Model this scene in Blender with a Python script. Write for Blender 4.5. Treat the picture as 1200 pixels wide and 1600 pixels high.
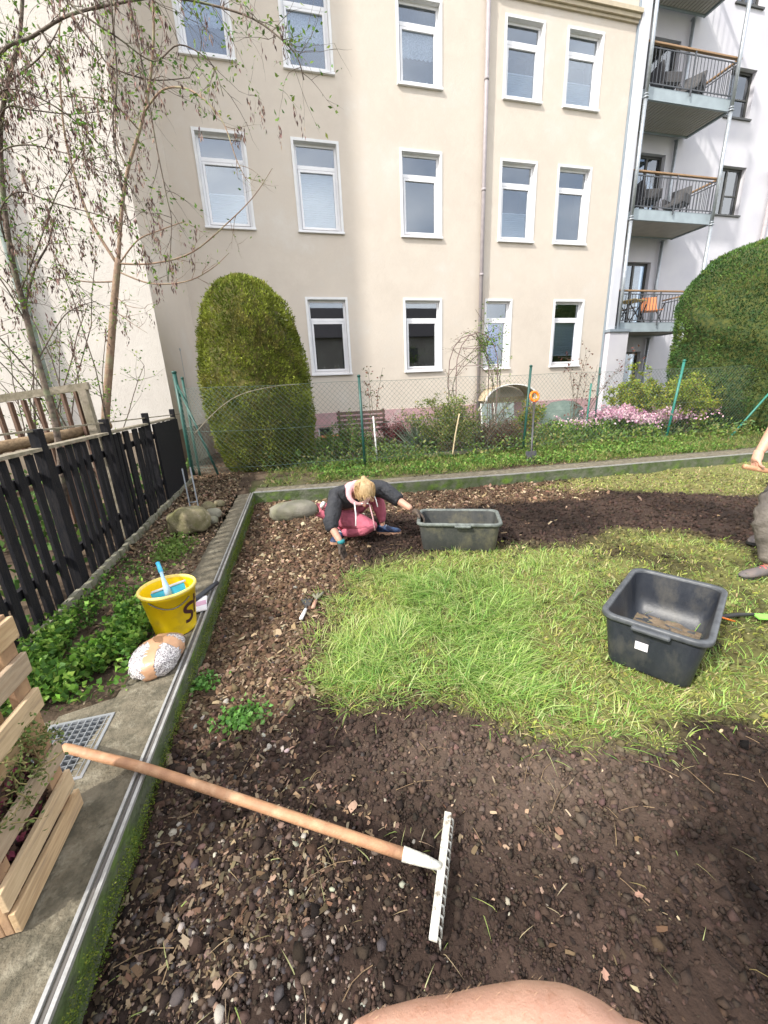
import bpy, math, random
import numpy as np
from mathutils import Vector, Matrix, Quaternion
R = math.radians
rng = np.random.default_rng(7)
random.seed(7)
scene = bpy.context.scene
for o in list(bpy.data.objects): bpy.data.objects.remove(o)
C = scene.collection

# ------------------------------------------------------------------ camera
cd = bpy.data.cameras.new('camera'); cam = bpy.data.objects.new('camera', cd); C.objects.link(cam)
right = Vector((0.96599, -0.25497, -0.04294)); down = Vector((-0.11523, -0.27583, -0.95428)); fwd = Vector((0.23147, 0.92677, -0.29583))
M = Matrix.Identity(4)
for i in range(3):
    M[i][0] = right[i]; M[i][1] = -down[i]; M[i][2] = -fwd[i]
M[0][3], M[1][3], M[2][3] = 0, 0, 1.5
cam.matrix_world = M
cd.sensor_fit = 'VERTICAL'; cd.sensor_height = 36; cd.lens = 36*620/1600
cd.clip_start = 0.02; cd.clip_end = 300
cd.dof.use_dof = True; cd.dof.focus_distance = 3.2; cd.dof.aperture_fstop = 20
scene.camera = cam
# ------------------------------------------------------------------ world, sun, exposure
SUN_DIR = Vector((-0.74, -0.37, 0.74)).normalized()      # towards the sun
w = bpy.data.worlds.new('World'); scene.world = w; w.use_nodes = True
wn = w.node_tree.nodes; wl = w.node_tree.links
sky = wn.new('ShaderNodeTexSky'); sky.sky_type = 'NISHITA'; sky.sun_disc = False
sky.sun_elevation = math.asin(SUN_DIR.z); sky.sun_rotation = math.atan2(SUN_DIR.x, SUN_DIR.y)
sky.dust_density = 3.0; sky.air_density = 1.0; sky.ozone_density = 1.0
bg = wn['Background']; bg.inputs[1].default_value = 0.13
# thin bright cloud over much of the sky
tcw = wn.new('ShaderNodeTexCoord'); cn = wn.new('ShaderNodeTexNoise'); cn.inputs['Scale'].default_value = 2.2; cn.inputs['Detail'].default_value = 7
cm = wn.new('ShaderNodeMapping'); cm.inputs['Scale'].default_value = (1, 1, 2.2); wl.new(tcw.outputs['Generated'], cm.inputs[0]); wl.new(cm.outputs[0], cn.inputs[0])
cr = wn.new('ShaderNodeMapRange'); cr.inputs[1].default_value = .38; cr.inputs[2].default_value = .62; cr.inputs[3].default_value = .25; cr.inputs[4].default_value = .95; wl.new(cn.outputs[0], cr.inputs[0])
cx_ = wn.new('ShaderNodeMix'); cx_.data_type = 'RGBA'; wl.new(cr.outputs[0], cx_.inputs[0]); wl.new(sky.outputs[0], cx_.inputs[6]); cx_.inputs[7].default_value = (9.8, 9.7, 9.7, 1)
wl.new(cx_.outputs[2], bg.inputs[0])
sd = bpy.data.lights.new('sun', 'SUN'); sun = bpy.data.objects.new('sun', sd); C.objects.link(sun)
sd.energy = 2.4; sd.angle = R(2.0); sd.color = (1.0, 0.955, 0.88)
sun.rotation_euler = SUN_DIR.to_track_quat('Z', 'Y').to_euler(); sun.location = (0, 0, 20)
scene.view_settings.view_transform = 'Standard'; scene.view_settings.look = 'None'
scene.view_settings.gamma = 1; scene.view_settings.use_curve_mapping = False
scene.view_settings.exposure = 1.22

# ------------------------------------------------------------------ helpers
def tag(o, label=None, cat=None, group=None, kind=None):
    if label: o['label'] = label
    if cat: o['category'] = cat
    if group: o['group'] = group
    if kind: o['kind'] = kind
    return o
def thing(name, label, cat, loc=(0, 0, 0), rz=0, group=None):
    o = bpy.data.objects.new(name, None); C.objects.link(o); o.location = loc; o.rotation_euler = (0, 0, rz)
    o.empty_display_size = 0.1
    return tag(o, label, cat, group)
def link(name, me, parent=None, local=False):
    o = bpy.data.objects.new(name, me); C.objects.link(o)
    if parent is not None:
        o.parent = parent
        if not local:      # geometry was written in world metres: keep it there
            o.matrix_parent_inverse = world_of(parent).inverted()
    return o
def world_of(o):
    m = o.matrix_parent_inverse @ o.matrix_basis if o.parent else o.matrix_basis.copy()
    m = (o.matrix_parent_inverse if o.parent else Matrix.Identity(4)) @ Matrix.LocRotScale(o.location, o.rotation_euler, o.scale)
    return world_of(o.parent) @ m if o.parent else m
class MB:
    def __init__(s): s.v = []; s.f = []; s.sm = []
    def add(s, vs, fs, smooth=False):
        n = len(s.v); s.v += [tuple(v) for v in vs]; s.f += [tuple(n+i for i in f) for f in fs]; s.sm += [smooth]*len(fs); return s
    def box(s, c, d, rot=None, taper=1.0):
        hx, hy, hz = d[0]/2, d[1]/2, d[2]/2; vs = []
        for z in (-1, 1):
            k = taper if z > 0 else 1
            for x, y in ((-1, -1), (1, -1), (1, 1), (-1, 1)): vs.append(Vector((x*hx*k, y*hy*k, z*hz)))
        if rot is not None:
            if not isinstance(rot, Matrix): rot = Matrix.Rotation(rot, 3, 'Z')
            vs = [rot @ v for v in vs]
        c = Vector(c); vs = [v+c for v in vs]
        return s.add(vs, [(3, 2, 1, 0), (4, 5, 6, 7), (0, 1, 5, 4), (1, 2, 6, 5), (2, 3, 7, 6), (3, 0, 4, 7)])
    def b2(s, a, b):
        return s.box([(a[i]+b[i])/2 for i in range(3)], [abs(b[i]-a[i]) for i in range(3)])
    def beam(s, a, b, wd, h, up=(0, 0, 1)):
        a = Vector(a); b = Vector(b); d = (b-a); L = d.length; d.normalize(); u = Vector(up)
        sd_ = d.cross(u).normalized(); u = sd_.cross(d).normalized()
        rot = Matrix((d, -sd_, u)).transposed()
        return s.box((a+b)/2, (L, wd, h), rot)
    def tube(s, path, r, n=8, cap=True, smooth=True):
        P = [Vector(p) for p in path]; m = len(P)
        rr = [r]*m if not hasattr(r, '__len__') else list(r)
        vs = []; ref = Vector((0.31, 0.17, 0.93)).normalized(); prev = None
        for i in range(m):
            t = (P[min(i+1, m-1)]-P[max(i-1, 0)])
            if t.length < 1e-9: t = Vector((0, 0, 1))
            t.normalize()
            if prev is None:
                a = t.cross(ref)
                if a.length < 1e-3: a = t.cross(Vector((1, 0, 0)))
            else: a = prev - t*prev.dot(t)
            a.normalize(); prev = a; b = t.cross(a)
            for k in range(n):
                an = 2*math.pi*k/n; vs.append(P[i]+(a*math.cos(an)+b*math.sin(an))*rr[i])
        fs = [(i*n+k, i*n+(k+1) % n, (i+1)*n+(k+1) % n, (i+1)*n+k) for i in range(m-1) for k in range(n)]
        if cap: fs += [tuple(range(n-1, -1, -1)), tuple((m-1)*n+k for k in range(n))]
        return s.add(vs, fs, smooth)
    def lathe(s, prof, c, n=24, smooth=True, axis=None):
        c = Vector(c); vs = []
        for r, z in prof:
            for k in range(n):
                a = 2*math.pi*k/n; v = Vector((r*math.cos(a), r*math.sin(a), z))
                if axis is not None: v = axis @ v
                vs.append(c+v)
        m = len(prof)
        fs = [(i*n+k, i*n+(k+1) % n, (i+1)*n+(k+1) % n, (i+1)*n+k) for i in range(m-1) for k in range(n)]
        return s.add(vs, fs, smooth)
    def mesh(s, name, mt):
        me = bpy.data.meshes.new(name); me.from_pydata(s.v, [], s.f)
        me.polygons.foreach_set('use_smooth', s.sm); me.materials.append(mt); me.update(); return me
    def build(s, name, mt, parent=None, local=False, bevel=0):
        o = link(name, s.mesh(name, mt), parent, local)
        if bevel:
            b = o.modifiers.new('b', 'BEVEL'); b.width = bevel; b.segments = 2; b.limit_method = 'ANGLE'
        return o
def np_mesh(name, V, loops, totals, mt, col=None, smooth=False):
    me = bpy.data.meshes.new(name); V = np.asarray(V, np.float32)
    me.vertices.add(len(V)); me.vertices.foreach_set('co', V.ravel())
    loops = np.asarray(loops, np.int32).ravel(); totals = np.asarray(totals, np.int32)
    me.loops.add(len(loops)); me.loops.foreach_set('vertex_index', loops)
    me.polygons.add(len(totals)); st = np.concatenate([[0], np.cumsum(totals)[:-1]]).astype(np.int32)
    me.polygons.foreach_set('loop_start', st); me.polygons.foreach_set('loop_total', totals)
    if smooth: me.polygons.foreach_set('use_smooth', np.ones(len(totals), bool))
    if col is not None:
        a = me.color_attributes.new('Col', 'FLOAT_COLOR', 'POINT')
        c4 = np.ones((len(V), 4), np.float32); c4[:, :3] = np.clip(col, 0, 1); a.data.foreach_set('color', c4.ravel())
    me.materials.append(mt); me.update(calc_edges=True); return me

# materials ---------------------------------------------------------
def mat(name, col=(.5, .5, .5), rough=.7, col2=None, ns=8, bump=0, bs=60, metal=0, attr=False, spec=.5, detail=5, thr=(.35, .65),
        col3=None, ns3=2.0, trans=0, stretch=None, bump2=0, bs2=8, vein=0):
    m = bpy.data.materials.new(name); m.use_nodes = True; nt = m.node_tree; N = nt.nodes; L = nt.links
    p = N['Principled BSDF']; p.inputs['Roughness'].default_value = rough; p.inputs['Metallic'].default_value = metal
    p.inputs['Specular IOR Level'].default_value = spec
    tc = N.new('ShaderNodeTexCoord'); src = tc.outputs['Object']
    if stretch:
        mp = N.new('ShaderNodeMapping'); mp.inputs['Scale'].default_value = stretch; L.new(src, mp.inputs[0]); src = mp.outputs[0]
    base = None
    if attr:
        a = N.new('ShaderNodeVertexColor'); a.layer_name = 'Col'; base = a.outputs[0]
    else:
        r_ = N.new('ShaderNodeRGB'); r_.outputs[0].default_value = (*col, 1); base = r_.outputs[0]
    def noise(sc, det=detail):
        n = N.new('ShaderNodeTexNoise'); n.inputs['Scale'].default_value = sc; n.inputs['Detail'].default_value = det; n.inputs['Roughness'].default_value = .68 if detail >= 10 else .5; L.new(src, n.inputs[0]); return n
    def mixc(a, b, f, mode='MIX'):
        x = N.new('ShaderNodeMix'); x.data_type = 'RGBA'; x.blend_type = mode
        if hasattr(f, 'links'): L.new(f, x.inputs[0])
        else: x.inputs[0].default_value = f
        L.new(a, x.inputs[6])
        if hasattr(b, 'links'): L.new(b, x.inputs[7])
        else: x.inputs[7].default_value = (*b, 1)
        return x.outputs[2]
    def rampf(n, a, b):
        r = N.new('ShaderNodeMapRange'); r.inputs[1].default_value = a; r.inputs[2].default_value = b; L.new(n, r.inputs[0]); return r.outputs[0]
    if col2: base = mixc(base, col2, rampf(noise(ns).outputs[0], *thr))
    if col3: base = mixc(base, col3, rampf(noise(ns3, 8).outputs[0], .52, .7))
    L.new(base, p.inputs['Base Color'])
    hn = None
    if bump:
        b = N.new('ShaderNodeBump'); b.inputs['Strength'].default_value = bump; b.inputs['Distance'].default_value = .01
        L.new(noise(bs, 6).outputs[0], b.inputs['Height']); hn = b.outputs[0]
    if bump2:
        b = N.new('ShaderNodeBump'); b.inputs['Strength'].default_value = bump2; b.inputs['Distance'].default_value = .03
        L.new(noise(bs2, 3).outputs[0], b.inputs['Height'])
        if hn: L.new(hn, b.inputs['Normal'])
        hn = b.outputs[0]
    if hn: L.new(hn, p.inputs['Normal'])
    if trans:
        tr = N.new('ShaderNodeBsdfTranslucent'); L.new(base, tr.inputs[0]); mx = N.new('ShaderNodeMixShader'); mx.inputs[0].default_value = trans
        L.new(p.outputs[0], mx.inputs[1]); L.new(tr.outputs[0], mx.inputs[2]); L.new(mx.outputs[0], N['Material Output'].inputs[0])
    return m
def glass(name, tint=(.8, .85, .9), gl=.35):
    m = bpy.data.materials.new(name); m.use_nodes = True; N = m.node_tree.nodes; L = m.node_tree.links
    N.remove(N['Principled BSDF'])
    t = N.new('ShaderNodeBsdfTransparent'); t.inputs[0].default_value = (*tint, 1)
    g = N.new('ShaderNodeBsdfGlossy'); g.inputs['Roughness'].default_value = .015; g.inputs[0].default_value = (.9, .95, 1, 1)
    x = N.new('ShaderNodeMixShader'); f = N.new('ShaderNodeLayerWeight'); f.inputs[0].default_value = gl
    L.new(f.outputs['Facing'], x.inputs[0])
    mr = N.new('ShaderNodeMapRange'); mr.inputs[3].default_value = gl*.6; mr.inputs[4].default_value = 1; L.new(f.outputs['Fresnel'], mr.inputs[0]); L.new(mr.outputs[0], x.inputs[0])
    L.new(t.outputs[0], x.inputs[1]); L.new(g.outputs[0], x.inputs[2]); L.new(x.outputs[0], N['Material Output'].inputs[0])
    return m
m_cream = mat('cream_render', (.60, .535, .46), .92, (.55, .485, .415), 1.6, .6, 150, bump2=.18, bs2=9, detail=10, col3=(.615, .57, .51), ns3=.8)
m_wing = mat('rough_render', (.60, .56, .51), .95, (.545, .505, .46), 2.2, .7, 60, bump2=.2, bs2=16, detail=10)
m_white = mat('white_render', (.58, .57, .60), .9, (.52, .51, .555), 1.3, .15, 120, detail=7)
m_pier = mat('pier_render', (.58, .59, .63), .9, (.52, .53, .57), 1.5, .1, 90)
m_pink = mat('pink_plinth', (.50, .30, .31), .9, (.40, .26, .27), 5, .35, 90, col3=(.44, .37, .35), ns3=3)
m_upvc = mat('white_frame', (.78, .78, .80), .35, (.72, .72, .74), 3)
m_fasc = mat('white_surround', (.74, .74, .74), .8, (.66, .66, .67), 4, .1, 90)
m_dark = mat('dark_frame', (.05, .05, .045), .4)
m_room = mat('room_wall', (.16, .155, .15), .9, (.08, .08, .08), 1.5)
m_lace = mat('lace', (.88, .88, .88), .9, (.60, .62, .65), 38, thr=(.45, .55), trans=.4)
m_blind = mat('pleated_blind', (.62, .68, .70), .85, (.56, .62, .64), 3, trans=.4)
m_blue = mat('blue_blind', (.05, .20, .80), .7, (.02, .12, .55), 12, thr=(.4, .6))
m_glass = glass('window_glass', gl=.22)
m_gdark = glass('window_glass_deep', (.5, .55, .6), .26)
m_zinc = mat('galvanised_steel', (.42, .45, .48), .42, (.33, .36, .39), 14, metal=.55)
m_fascia = mat('balcony_edge', (.33, .39, .42), .6, (.28, .33, .36), 4)
m_rail = mat('dark_railing', (.07, .075, .085), .5)
m_hand = mat('wood_handrail', (.36, .22, .11), .6, (.25, .15, .08), 12, stretch=(1, 8, 8))
m_ceil = mat('ceiling_board', (.42, .40, .36), .7, (.36, .34, .31), 4)
m_pipe = mat('lilac_grey_pipe', (.36, .32, .33), .5, (.30, .27, .28), 9)
m_greypipe = mat('blue_grey_pipe', (.36, .43, .42), .55, (.28, .35, .30), 7, col3=(.22, .28, .16), ns3=6)
m_sheet = mat('zinc_sheet', (.30, .35, .40), .5, (.26, .31, .36), 4, metal=.3)
m_soil = mat('soil', attr=True, rough=.95, bump=.8, bs=70, bump2=.4, bs2=16, spec=.2)
m_bits = mat('soil_bits', attr=True, rough=.9, bump=.4, bs=160, spec=.25)
m_pebble = mat('pebble_stone', attr=True, rough=.75, bump=.35, bs=110, spec=.35)
m_grass = mat('grass', attr=True, rough=.55, spec=.3, trans=.35)
m_leafc = mat('leaf', attr=True, rough=.6, spec=.3, trans=.3)
m_thuja = mat('thuja', attr=True, rough=.75, spec=.2, trans=.18)
m_dry = mat('dry_leaf', attr=True, rough=.85, spec=.2, bump=.3, bs=60)
m_conc = mat('old_concrete', (.17, .145, .10), .95, (.085, .075, .05), 16, .9, 70, detail=10, col3=(.25, .225, .165), ns3=17, bump2=.4, bs2=22, thr=(.4, .62))
m_mossc = mat('mossy_concrete', (.115, .125, .085), .95, (.055, .085, .022), 9, .9, 60, detail=9, col3=(.10, .17, .02), ns3=7, bump2=.5, bs2=25)
m_alu = mat('aluminium_rail', (.46, .46, .45), .45, (.27, .26, .24), 22, metal=.5, bump=.1, bs=120, thr=(.5, .75))
m_aludark = mat('rail_groove', (.12, .11, .10), .9)
m_pallet = mat('pallet_wood', (.56, .40, .23), .8, (.42, .28, .15), 9, .3, 40, stretch=(12, 1.2, 12), detail=8, col3=(.34, .24, .15), ns3=5)
m_palletd = mat('pallet_block_wood', (.42, .27, .15), .85, (.28, .17, .10), 14, .4, 50)
m_fblack = mat('black_stained_wood', (.007, .008, .012), .75, (.020, .018, .019), 14, .5, 60, stretch=(6, 6, .7), spec=.2)
m_fbrown = mat('weathered_brown_wood', (.12, .065, .045), .85, (.20, .13, .09), 12, .5, 60, stretch=(6, 6, .7), detail=7)
m_frail = mat('weathered_grey_wood', (.30, .26, .20), .9, (.17, .15, .10), 14, .5, 60, detail=8)
m_log = mat('bark_log', (.26, .18, .10), .9, (.14, .09, .05), 20, .8, 60)
m_bark = mat('young_bark', (.27, .18, .12), .85, (.18, .12, .08), 22, .5, 70, detail=8, col3=(.24, .23, .13), ns3=9)
m_bark2 = mat('dark_bark', (.17, .13, .10), .9, (.06, .045, .035), 24, .7, 70, col3=(.16, .17, .10), ns3=11)
m_green = mat('green_post', (.016, .085, .065), .45, (.012, .06, .05), 20)
m_greenl = mat('green_brace', (.03, .20, .15), .45, (.02, .15, .12), 20)
m_wire = mat('chain_wire', (.10, .15, .13), .5, metal=.3)
m_hw = mat('rake_handle_wood', (.43, .23, .12), .6, (.33, .17, .09), 10, .25, 70, stretch=(2, 2, 2), detail=8, col3=(.50, .31, .18), ns3=9)
m_wmet = mat('worn_white_paint', (.62, .62, .56), .6, (.46, .44, .37), 26, .3, 90, col3=(.12, .09, .06), ns3=42, thr=(.45, .6), detail=10)
m_yel = mat('yellow_plastic', (.86, .62, .004), .42, (.78, .54, .004), 6, .04, 90, col3=(.66, .46, .03), ns3=14)
m_yrim = mat('dirty_yellow_rim', (.82, .66, .16), .5, (.68, .52, .16), 18)
m_ink = mat('dark_print', (.045, .012, .015), .5)
m_bluep = mat('blue_plastic', (.02, .36, .50), .35, (.02, .28, .42), 12)
m_bluel = mat('light_blue_plastic', (.06, .42, .66), .35)
m_greyp = mat('grey_steel', (.42, .44, .46), .4, metal=.6)
m_tub = mat('black_tub_plastic', (.020, .024, .033), .42, (.042, .046, .054), 14, .2, 60, detail=12, col3=(.075, .073, .067), ns3=6, thr=(.4, .8), stretch=(1, 1, .5))
m_tubold = mat('muddy_tub_plastic', (.030, .034, .035), .6, (.085, .085, .075), 13, .3, 60, detail=12, col3=(.13, .12, .08), ns3=5, thr=(.35, .8), stretch=(1, 1, .6))
m_rim2 = mat('tub_rim', (.085, .092, .10), .45, (.05, .055, .062), 22, .15, 60)
m_rim1 = mat('muddy_tub_rim', (.16, .18, .165), .6, (.08, .09, .085), 26, .15, 60)
m_dirt = mat('dried_dirt', (.20, .15, .10), .95, (.10, .075, .05), 20, .8, 50)
m_paper = mat('paper', (.75, .73, .76), .8)
m_ppink = mat('pink_print', (.60, .36, .48), .8)
m_foil = mat('speckled_wrap', (.66, .63, .62), .35, (.20, .18, .19), 150, .5, 50, thr=(.44, .56), detail=2, bump2=.6, bs2=18)
m_tape = mat('brown_parcel_tape', (.50, .29, .17), .32, (.42, .24, .14), 9, bump=.2, bs=40)
m_rock = mat('mossy_boulder', (.22, .185, .115), .95, (.12, .115, .045), 7, 1, 30, detail=10, col3=(.30, .26, .19), ns3=9, bump2=.5, bs2=9)
m_rockg = mat('flat_grey_stone', (.23, .215, .17), .95, (.16, .16, .10), 6, .7, 50, detail=9, bump2=.3, bs2=12)
m_skin = mat('skin', (.54, .31, .22), .5, (.48, .26, .185), 9, .08, 120); m_skin.node_tree.nodes['Principled BSDF'].inputs['Subsurface Weight'].default_value = .15
m_skin.node_tree.nodes['Principled BSDF'].inputs['Subsurface Radius'].default_value = (.01, .004, .002)
m_arm = mat('bare_arm_skin', (.55, .32, .23), .45, (.46, .25, .18), 26, .25, 420, col3=(.40, .20, .13), ns3=140, detail=10)
m_hair = mat('blonde_hair', (.52, .36, .19), .5, (.32, .20, .10), 30, .6, 60, stretch=(3, 3, .6), detail=8, thr=(.4, .7))
m_jacket = mat('black_softshell', (.020, .022, .028), .75, (.035, .036, .042), 20, .5, 260, bump2=.8, bs2=16)
m_pinkc = mat('pink_cotton', (.50, .13, .18), .85, (.42, .10, .15), 10, .3, 300, bump2=.8, bs2=14)
m_hood = mat('pale_pink_hood', (.62, .36, .38), .85, (.54, .29, .31), 12, .3, 200, bump2=.4, bs2=18)
m_wcord = mat('white_cord', (.78, .76, .76), .8)
m_glove = mat('muddy_glove', (.035, .030, .026), .85, (.10, .07, .05), 22, .5, 120)
m_teal = mat('teal_cuff', (.02, .20, .22), .8)
m_shoe = mat('navy_shoe', (.015, .028, .075), .6, (.03, .07, .16), 26, thr=(.5, .6))
m_sole = mat('tan_sole', (.48, .28, .18), .7)
m_wsole = mat('pale_midsole', (.7, .68, .66), .6)
m_trou = mat('grey_work_trousers', (.085, .075, .068), .85, (.16, .14, .12), 7, .3, 260, bump2=1, bs2=11)
m_boot = mat('grey_hiking_shoe', (.11, .10, .10), .8, (.16, .13, .12), 20, .4, 120)
m_lace_p = mat('coral_laces', (.75, .12, .13), .7)
m_shirt = mat('green_shirt', (.02, .07, .05), .85)
m_terra = mat('terracotta', (.42, .15, .08), .85, (.33, .12, .07), 14)
m_bench = mat('dark_bench_wood', (.10, .055, .045), .7, (.16, .10, .08), 14)
m_orange = mat('orange_grip', (.88, .20, .01), .4)
m_spade = mat('black_spade', (.035, .04, .05), .45, (.07, .065, .06), 16)
m_gplate = mat('grey_green_sheet', (.26, .31, .29), .6, (.20, .24, .23), 6)
m_dome = mat('grey_green_cover', (.07, .105, .09), .7, (.11, .15, .13), 7, bump=.3, bs=12)
m_can = mat('canopy_tan', (.48, .39, .26), .8, (.40, .32, .21), 4)
m_white2 = mat('chalk_white_trim', (.8, .79, .76), .7)
m_trell = mat('rusty_trellis', (.17, .11, .10), .7)
m_black = mat('black_rubber', (.02, .02, .02), .6)
m_rattan = mat('dark_rattan', (.045, .045, .05), .7, (.09, .085, .085), 40, .5, 100)
m_cush = mat('orange_canvas', (.62, .24, .10), .8)
m_tabley = mat('yellow_wood_top', (.55, .40, .14), .6)
m_boxwd = mat('cut_board', (.52, .42, .26), .8)
m_limeg = mat('lime_blade', (.25, .62, .10), .4)

# noise ------------------------------------------------------------------
_G = np.random.default_rng(3).random((256, 256))
def vn(x, y):
    xi = np.floor(x).astype(int); yi = np.floor(y).astype(int); fx = x-xi; fy = y-yi
    fx = fx*fx*(3-2*fx); fy = fy*fy*(3-2*fy)
    g = lambda a, b: _G[a % 256, b % 256]
    return (g(xi, yi)*(1-fx)+g(xi+1, yi)*fx)*(1-fy)+(g(xi, yi+1)*(1-fx)+g(xi+1, yi+1)*fx)*fy
def fbm(x, y, s, o=4, off=0):
    x = np.asarray(x, float)*s+off; y = np.asarray(y, float)*s+off*1.7; t = 0; a = 1; n = 0
    for _ in range(o): t = t+a*vn(x, y); n += a; a *= .5; x = x*2.03+11.3; y = y*2.03+5.7
    return t/n
def inpoly(poly, x, y):
    c = np.zeros(x.shape, bool); n = len(poly)
    for i in range(n):
        x1, y1 = poly[i]; x2, y2 = poly[(i+1) % n]
        if y1 == y2: continue
        k = ((y1 > y) != (y2 > y)) & (x < (x2-x1)*(y-y1)/(y2-y1)+x1); c ^= k
    return c
def soft(poly, x, y, wob=.22):
    t = 0
    for k in range(5):
        dx = (fbm(x, y, 2.2, 4, 30+k*.9)-.5)*wob*2.6; dy = (fbm(x, y, 2.2, 4, 70+k*.9)-.5)*wob*2.6
        t = t+inpoly(poly, x+dx, y+dy)
    return t/5
LUSH = [(0.06, 1.88), (0.22, 2.48), (0.47, 2.85), (1.05, 3.22), (1.53, 3.05), (2.29, 2.9), (2.43, 2.58), (1.96, 2.16), (1.77, 1.80), (1.66, 1.56), (1.60, 1.42), (1.35, 1.33), (1.03, 1.42), (0.65, 1.64), (0.23, 1.80)]
SPARSE = [(0.01, 1.72), (0.13, 2.51), (0.43, 3.0), (0.83, 3.3), (1.86, 3.07), (2.57, 2.91), (3.22, 3.13), (3.7, 2.84), (3.99, 2.46), (6.16, 2.2), (6, .6), (3.28, 1.1), (2.15, 0.92), (1.84, 0.98), (1.7, 1.10), (1.37, 1.14), (1.06, 1.22), (0.83, 1.38), (0.49, 1.55)]
MOSS = [(3.55, 4.89), (4.59, 5.35), (5.82, 5.31), (9.08, 4.93), (9.5, 3.1), (6.26, 3.3), (5.36, 3.88), (4.41, 4.38)]
LITTER = [(-0.72, 5.9), (0.5, 6.06), (0.55, 4.96), (0.65, 3.73), (0.42, 3.18), (0.32, 2.84), (0.1, 2.21), (0.01, 1.72), (-0.21, 1.51), (-0.54, 1.57), (-0.83, 1.6), (-0.79, 2.88), (-0.82, 4.68)]
CHIPS = [(.4, 4.7), (.5, 6.0), (2.37, 5.6), (3.78, 5.5), (4.45, 4.78), (4.09, 4.26), (3.3, 4.26), (2.48, 4.45), (1.55, 4.5)]
PEB = [(-0.80, 1.75), (-0.15, 1.5), (0.0, 1.1), (0.05, 0.83), (-0.02, 0.3), (-0.9, 0.3), (-0.8, 0.91)]
def H(x, y):        # surface of the bed
    h = (fbm(x, y, .9, 3)-.5)*.07+(fbm(x, y, 4, 3, 5)-.5)*.035
    h = h+.045*np.exp(-(((x+.62)/.18)**2+((y-1.5)/.45)**2))
    return h
def Hg(x, y):       # garden and side ground
    return .135+(fbm(x, y, .8, 4, 9)-.5)*.05+(fbm(x, y, 6, 3, 15)-.5)*.025

def grid_sheet(name, xs, ys, hf, cf, mt, kind='structure', fine=0):
    X, Y = np.meshgrid(xs, ys); Z = hf(X, Y)
    if fine: Z = Z+fine*(np.abs(fbm(X, Y, 28, 3, 2)-.5)*-1.6+fbm(X, Y, 60, 2, 4)*.5)
    V = np.stack([X, Y, Z], -1).reshape(-1, 3); nx = len(xs); ny = len(ys)
    i = np.arange(nx*ny).reshape(ny, nx); q = np.stack([i[:-1, :-1], i[:-1, 1:], i[1:, 1:], i[1:, :-1]], -1).reshape(-1, 4)
    me = np_mesh(name, V, q, np.full(len(q), 4), mt, cf(X.ravel(), Y.ravel()), smooth=True)
    o = link(name, me); o['kind'] = kind; return o
def lerp(a, b, t): return a*(1-t)[:, None]+b*t[:, None]
def A3(*c): return np.array(c, float)
def bedcol(x, y):
    n1 = fbm(x, y, 1.3, 4, 40); n2 = fbm(x, y, 14, 3, 50)
    c = lerp(A3(.018, .011, .008)[None], A3(.050, .032, .024)[None], np.clip((n1-.35)*2.2+(n2-.5)*.8, 0, 1))
    sunpatch = np.exp(-(((x-.95)/.42)**2+((y-1.0)/.22)**2))+.7*np.exp(-(((x-.5)/.3)**2+((y-1.28)/.16)**2)); c = lerp(c, A3(.125, .09, .067)[None], np.clip(sunpatch*.75, 0, 1))  # sunlit patches painted into the soil colour as lighter brown
    lit = np.clip(soft(LITTER, x, y)+soft(CHIPS, x, y)*.9, 0, 1); c = lerp(c, A3(.12, .075, .045)[None], lit*.8)
    c = lerp(c, A3(.15, .15, .05)[None], soft(SPARSE, x, y)*np.clip(fbm(x, y, 3, 3, 44)*2.2-.2, .2, .9))
    c = lerp(c, A3(.20, .20, .07)[None], soft(MOSS, x, y)*.75)
    return c
xs = np.concatenate([np.arange(-.78, 2.6, .016), np.geomspace(2.6, 16, 150)])
ys = np.concatenate([np.linspace(-3, .42, 12), np.arange(.44, 3.2, .017), np.linspace(3.2, 6.2, 90)])
bed = grid_sheet('soil_ground', xs, ys, H, bedcol, m_soil, fine=.03)
def gcol(x, y):
    n = fbm(x, y, 3, 4, 60); c = lerp(A3(.055, .038, .026)[None], A3(.15, .11, .075)[None], np.clip((n-.3)*2, 0, 1))
    g = np.clip((fbm(x, y, 1.1, 4, 90)-.38)*3, 0, 1)*(y > 5.2)*(x > -.5)
    return lerp(c, A3(.08, .11, .03)[None], g*.8)
def kerb_in(x):      # inner line of the kerb at the back
    return np.interp(x, [-1, -.46, 3.4, 8, 16], [5.86, 5.8, 5.3, 4.98, 4.6])
xs2 = np.linspace(-3.2, 17, 330)
Y0 = np.linspace(0, 1, 90)
def garden_sheet():
    X = np.repeat(xs2[None], len(Y0), 0); Y = kerb_in(X)+.30+(12.6-kerb_in(X)-.3)*Y0[:, None]
    Z = Hg(X, Y); Z[0] = .08; V = np.stack([X, Y, Z], -1).reshape(-1, 3); nx, ny = len(xs2), len(Y0)
    i = np.arange(nx*ny).reshape(ny, nx); q = np.stack([i[:-1, :-1], i[:-1, 1:], i[1:, 1:], i[1:, :-1]], -1).reshape(-1, 4)
    o = link('garden_ground', np_mesh('garden_ground', V, q, np.full(len(q), 4), m_soil, gcol(X.ravel(), Y.ravel()), True)); o['kind'] = 'structure'
garden_sheet()
def side_h(x, y):
    return np.where((y < 1.72) & (x > -1.75), .09, Hg(x, y)-.02)
grid_sheet('side_ground', np.concatenate([np.linspace(-12, -3, 20), np.linspace(-2.95, -.80, 100)]), np.linspace(-3, 9.4, 330), side_h, gcol, m_soil, fine=.02)
b = MB(); b.add([(-120, -120, -.4), (120, -120, -.4), (120, 120, -.4), (-120, 120, -.4)], [(0, 1, 2, 3)]); o = b.build('far_ground', mat('far_ground', (.10, .11, .05), .95, (.06, .07, .03), .5)); o['kind'] = 'structure'

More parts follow.
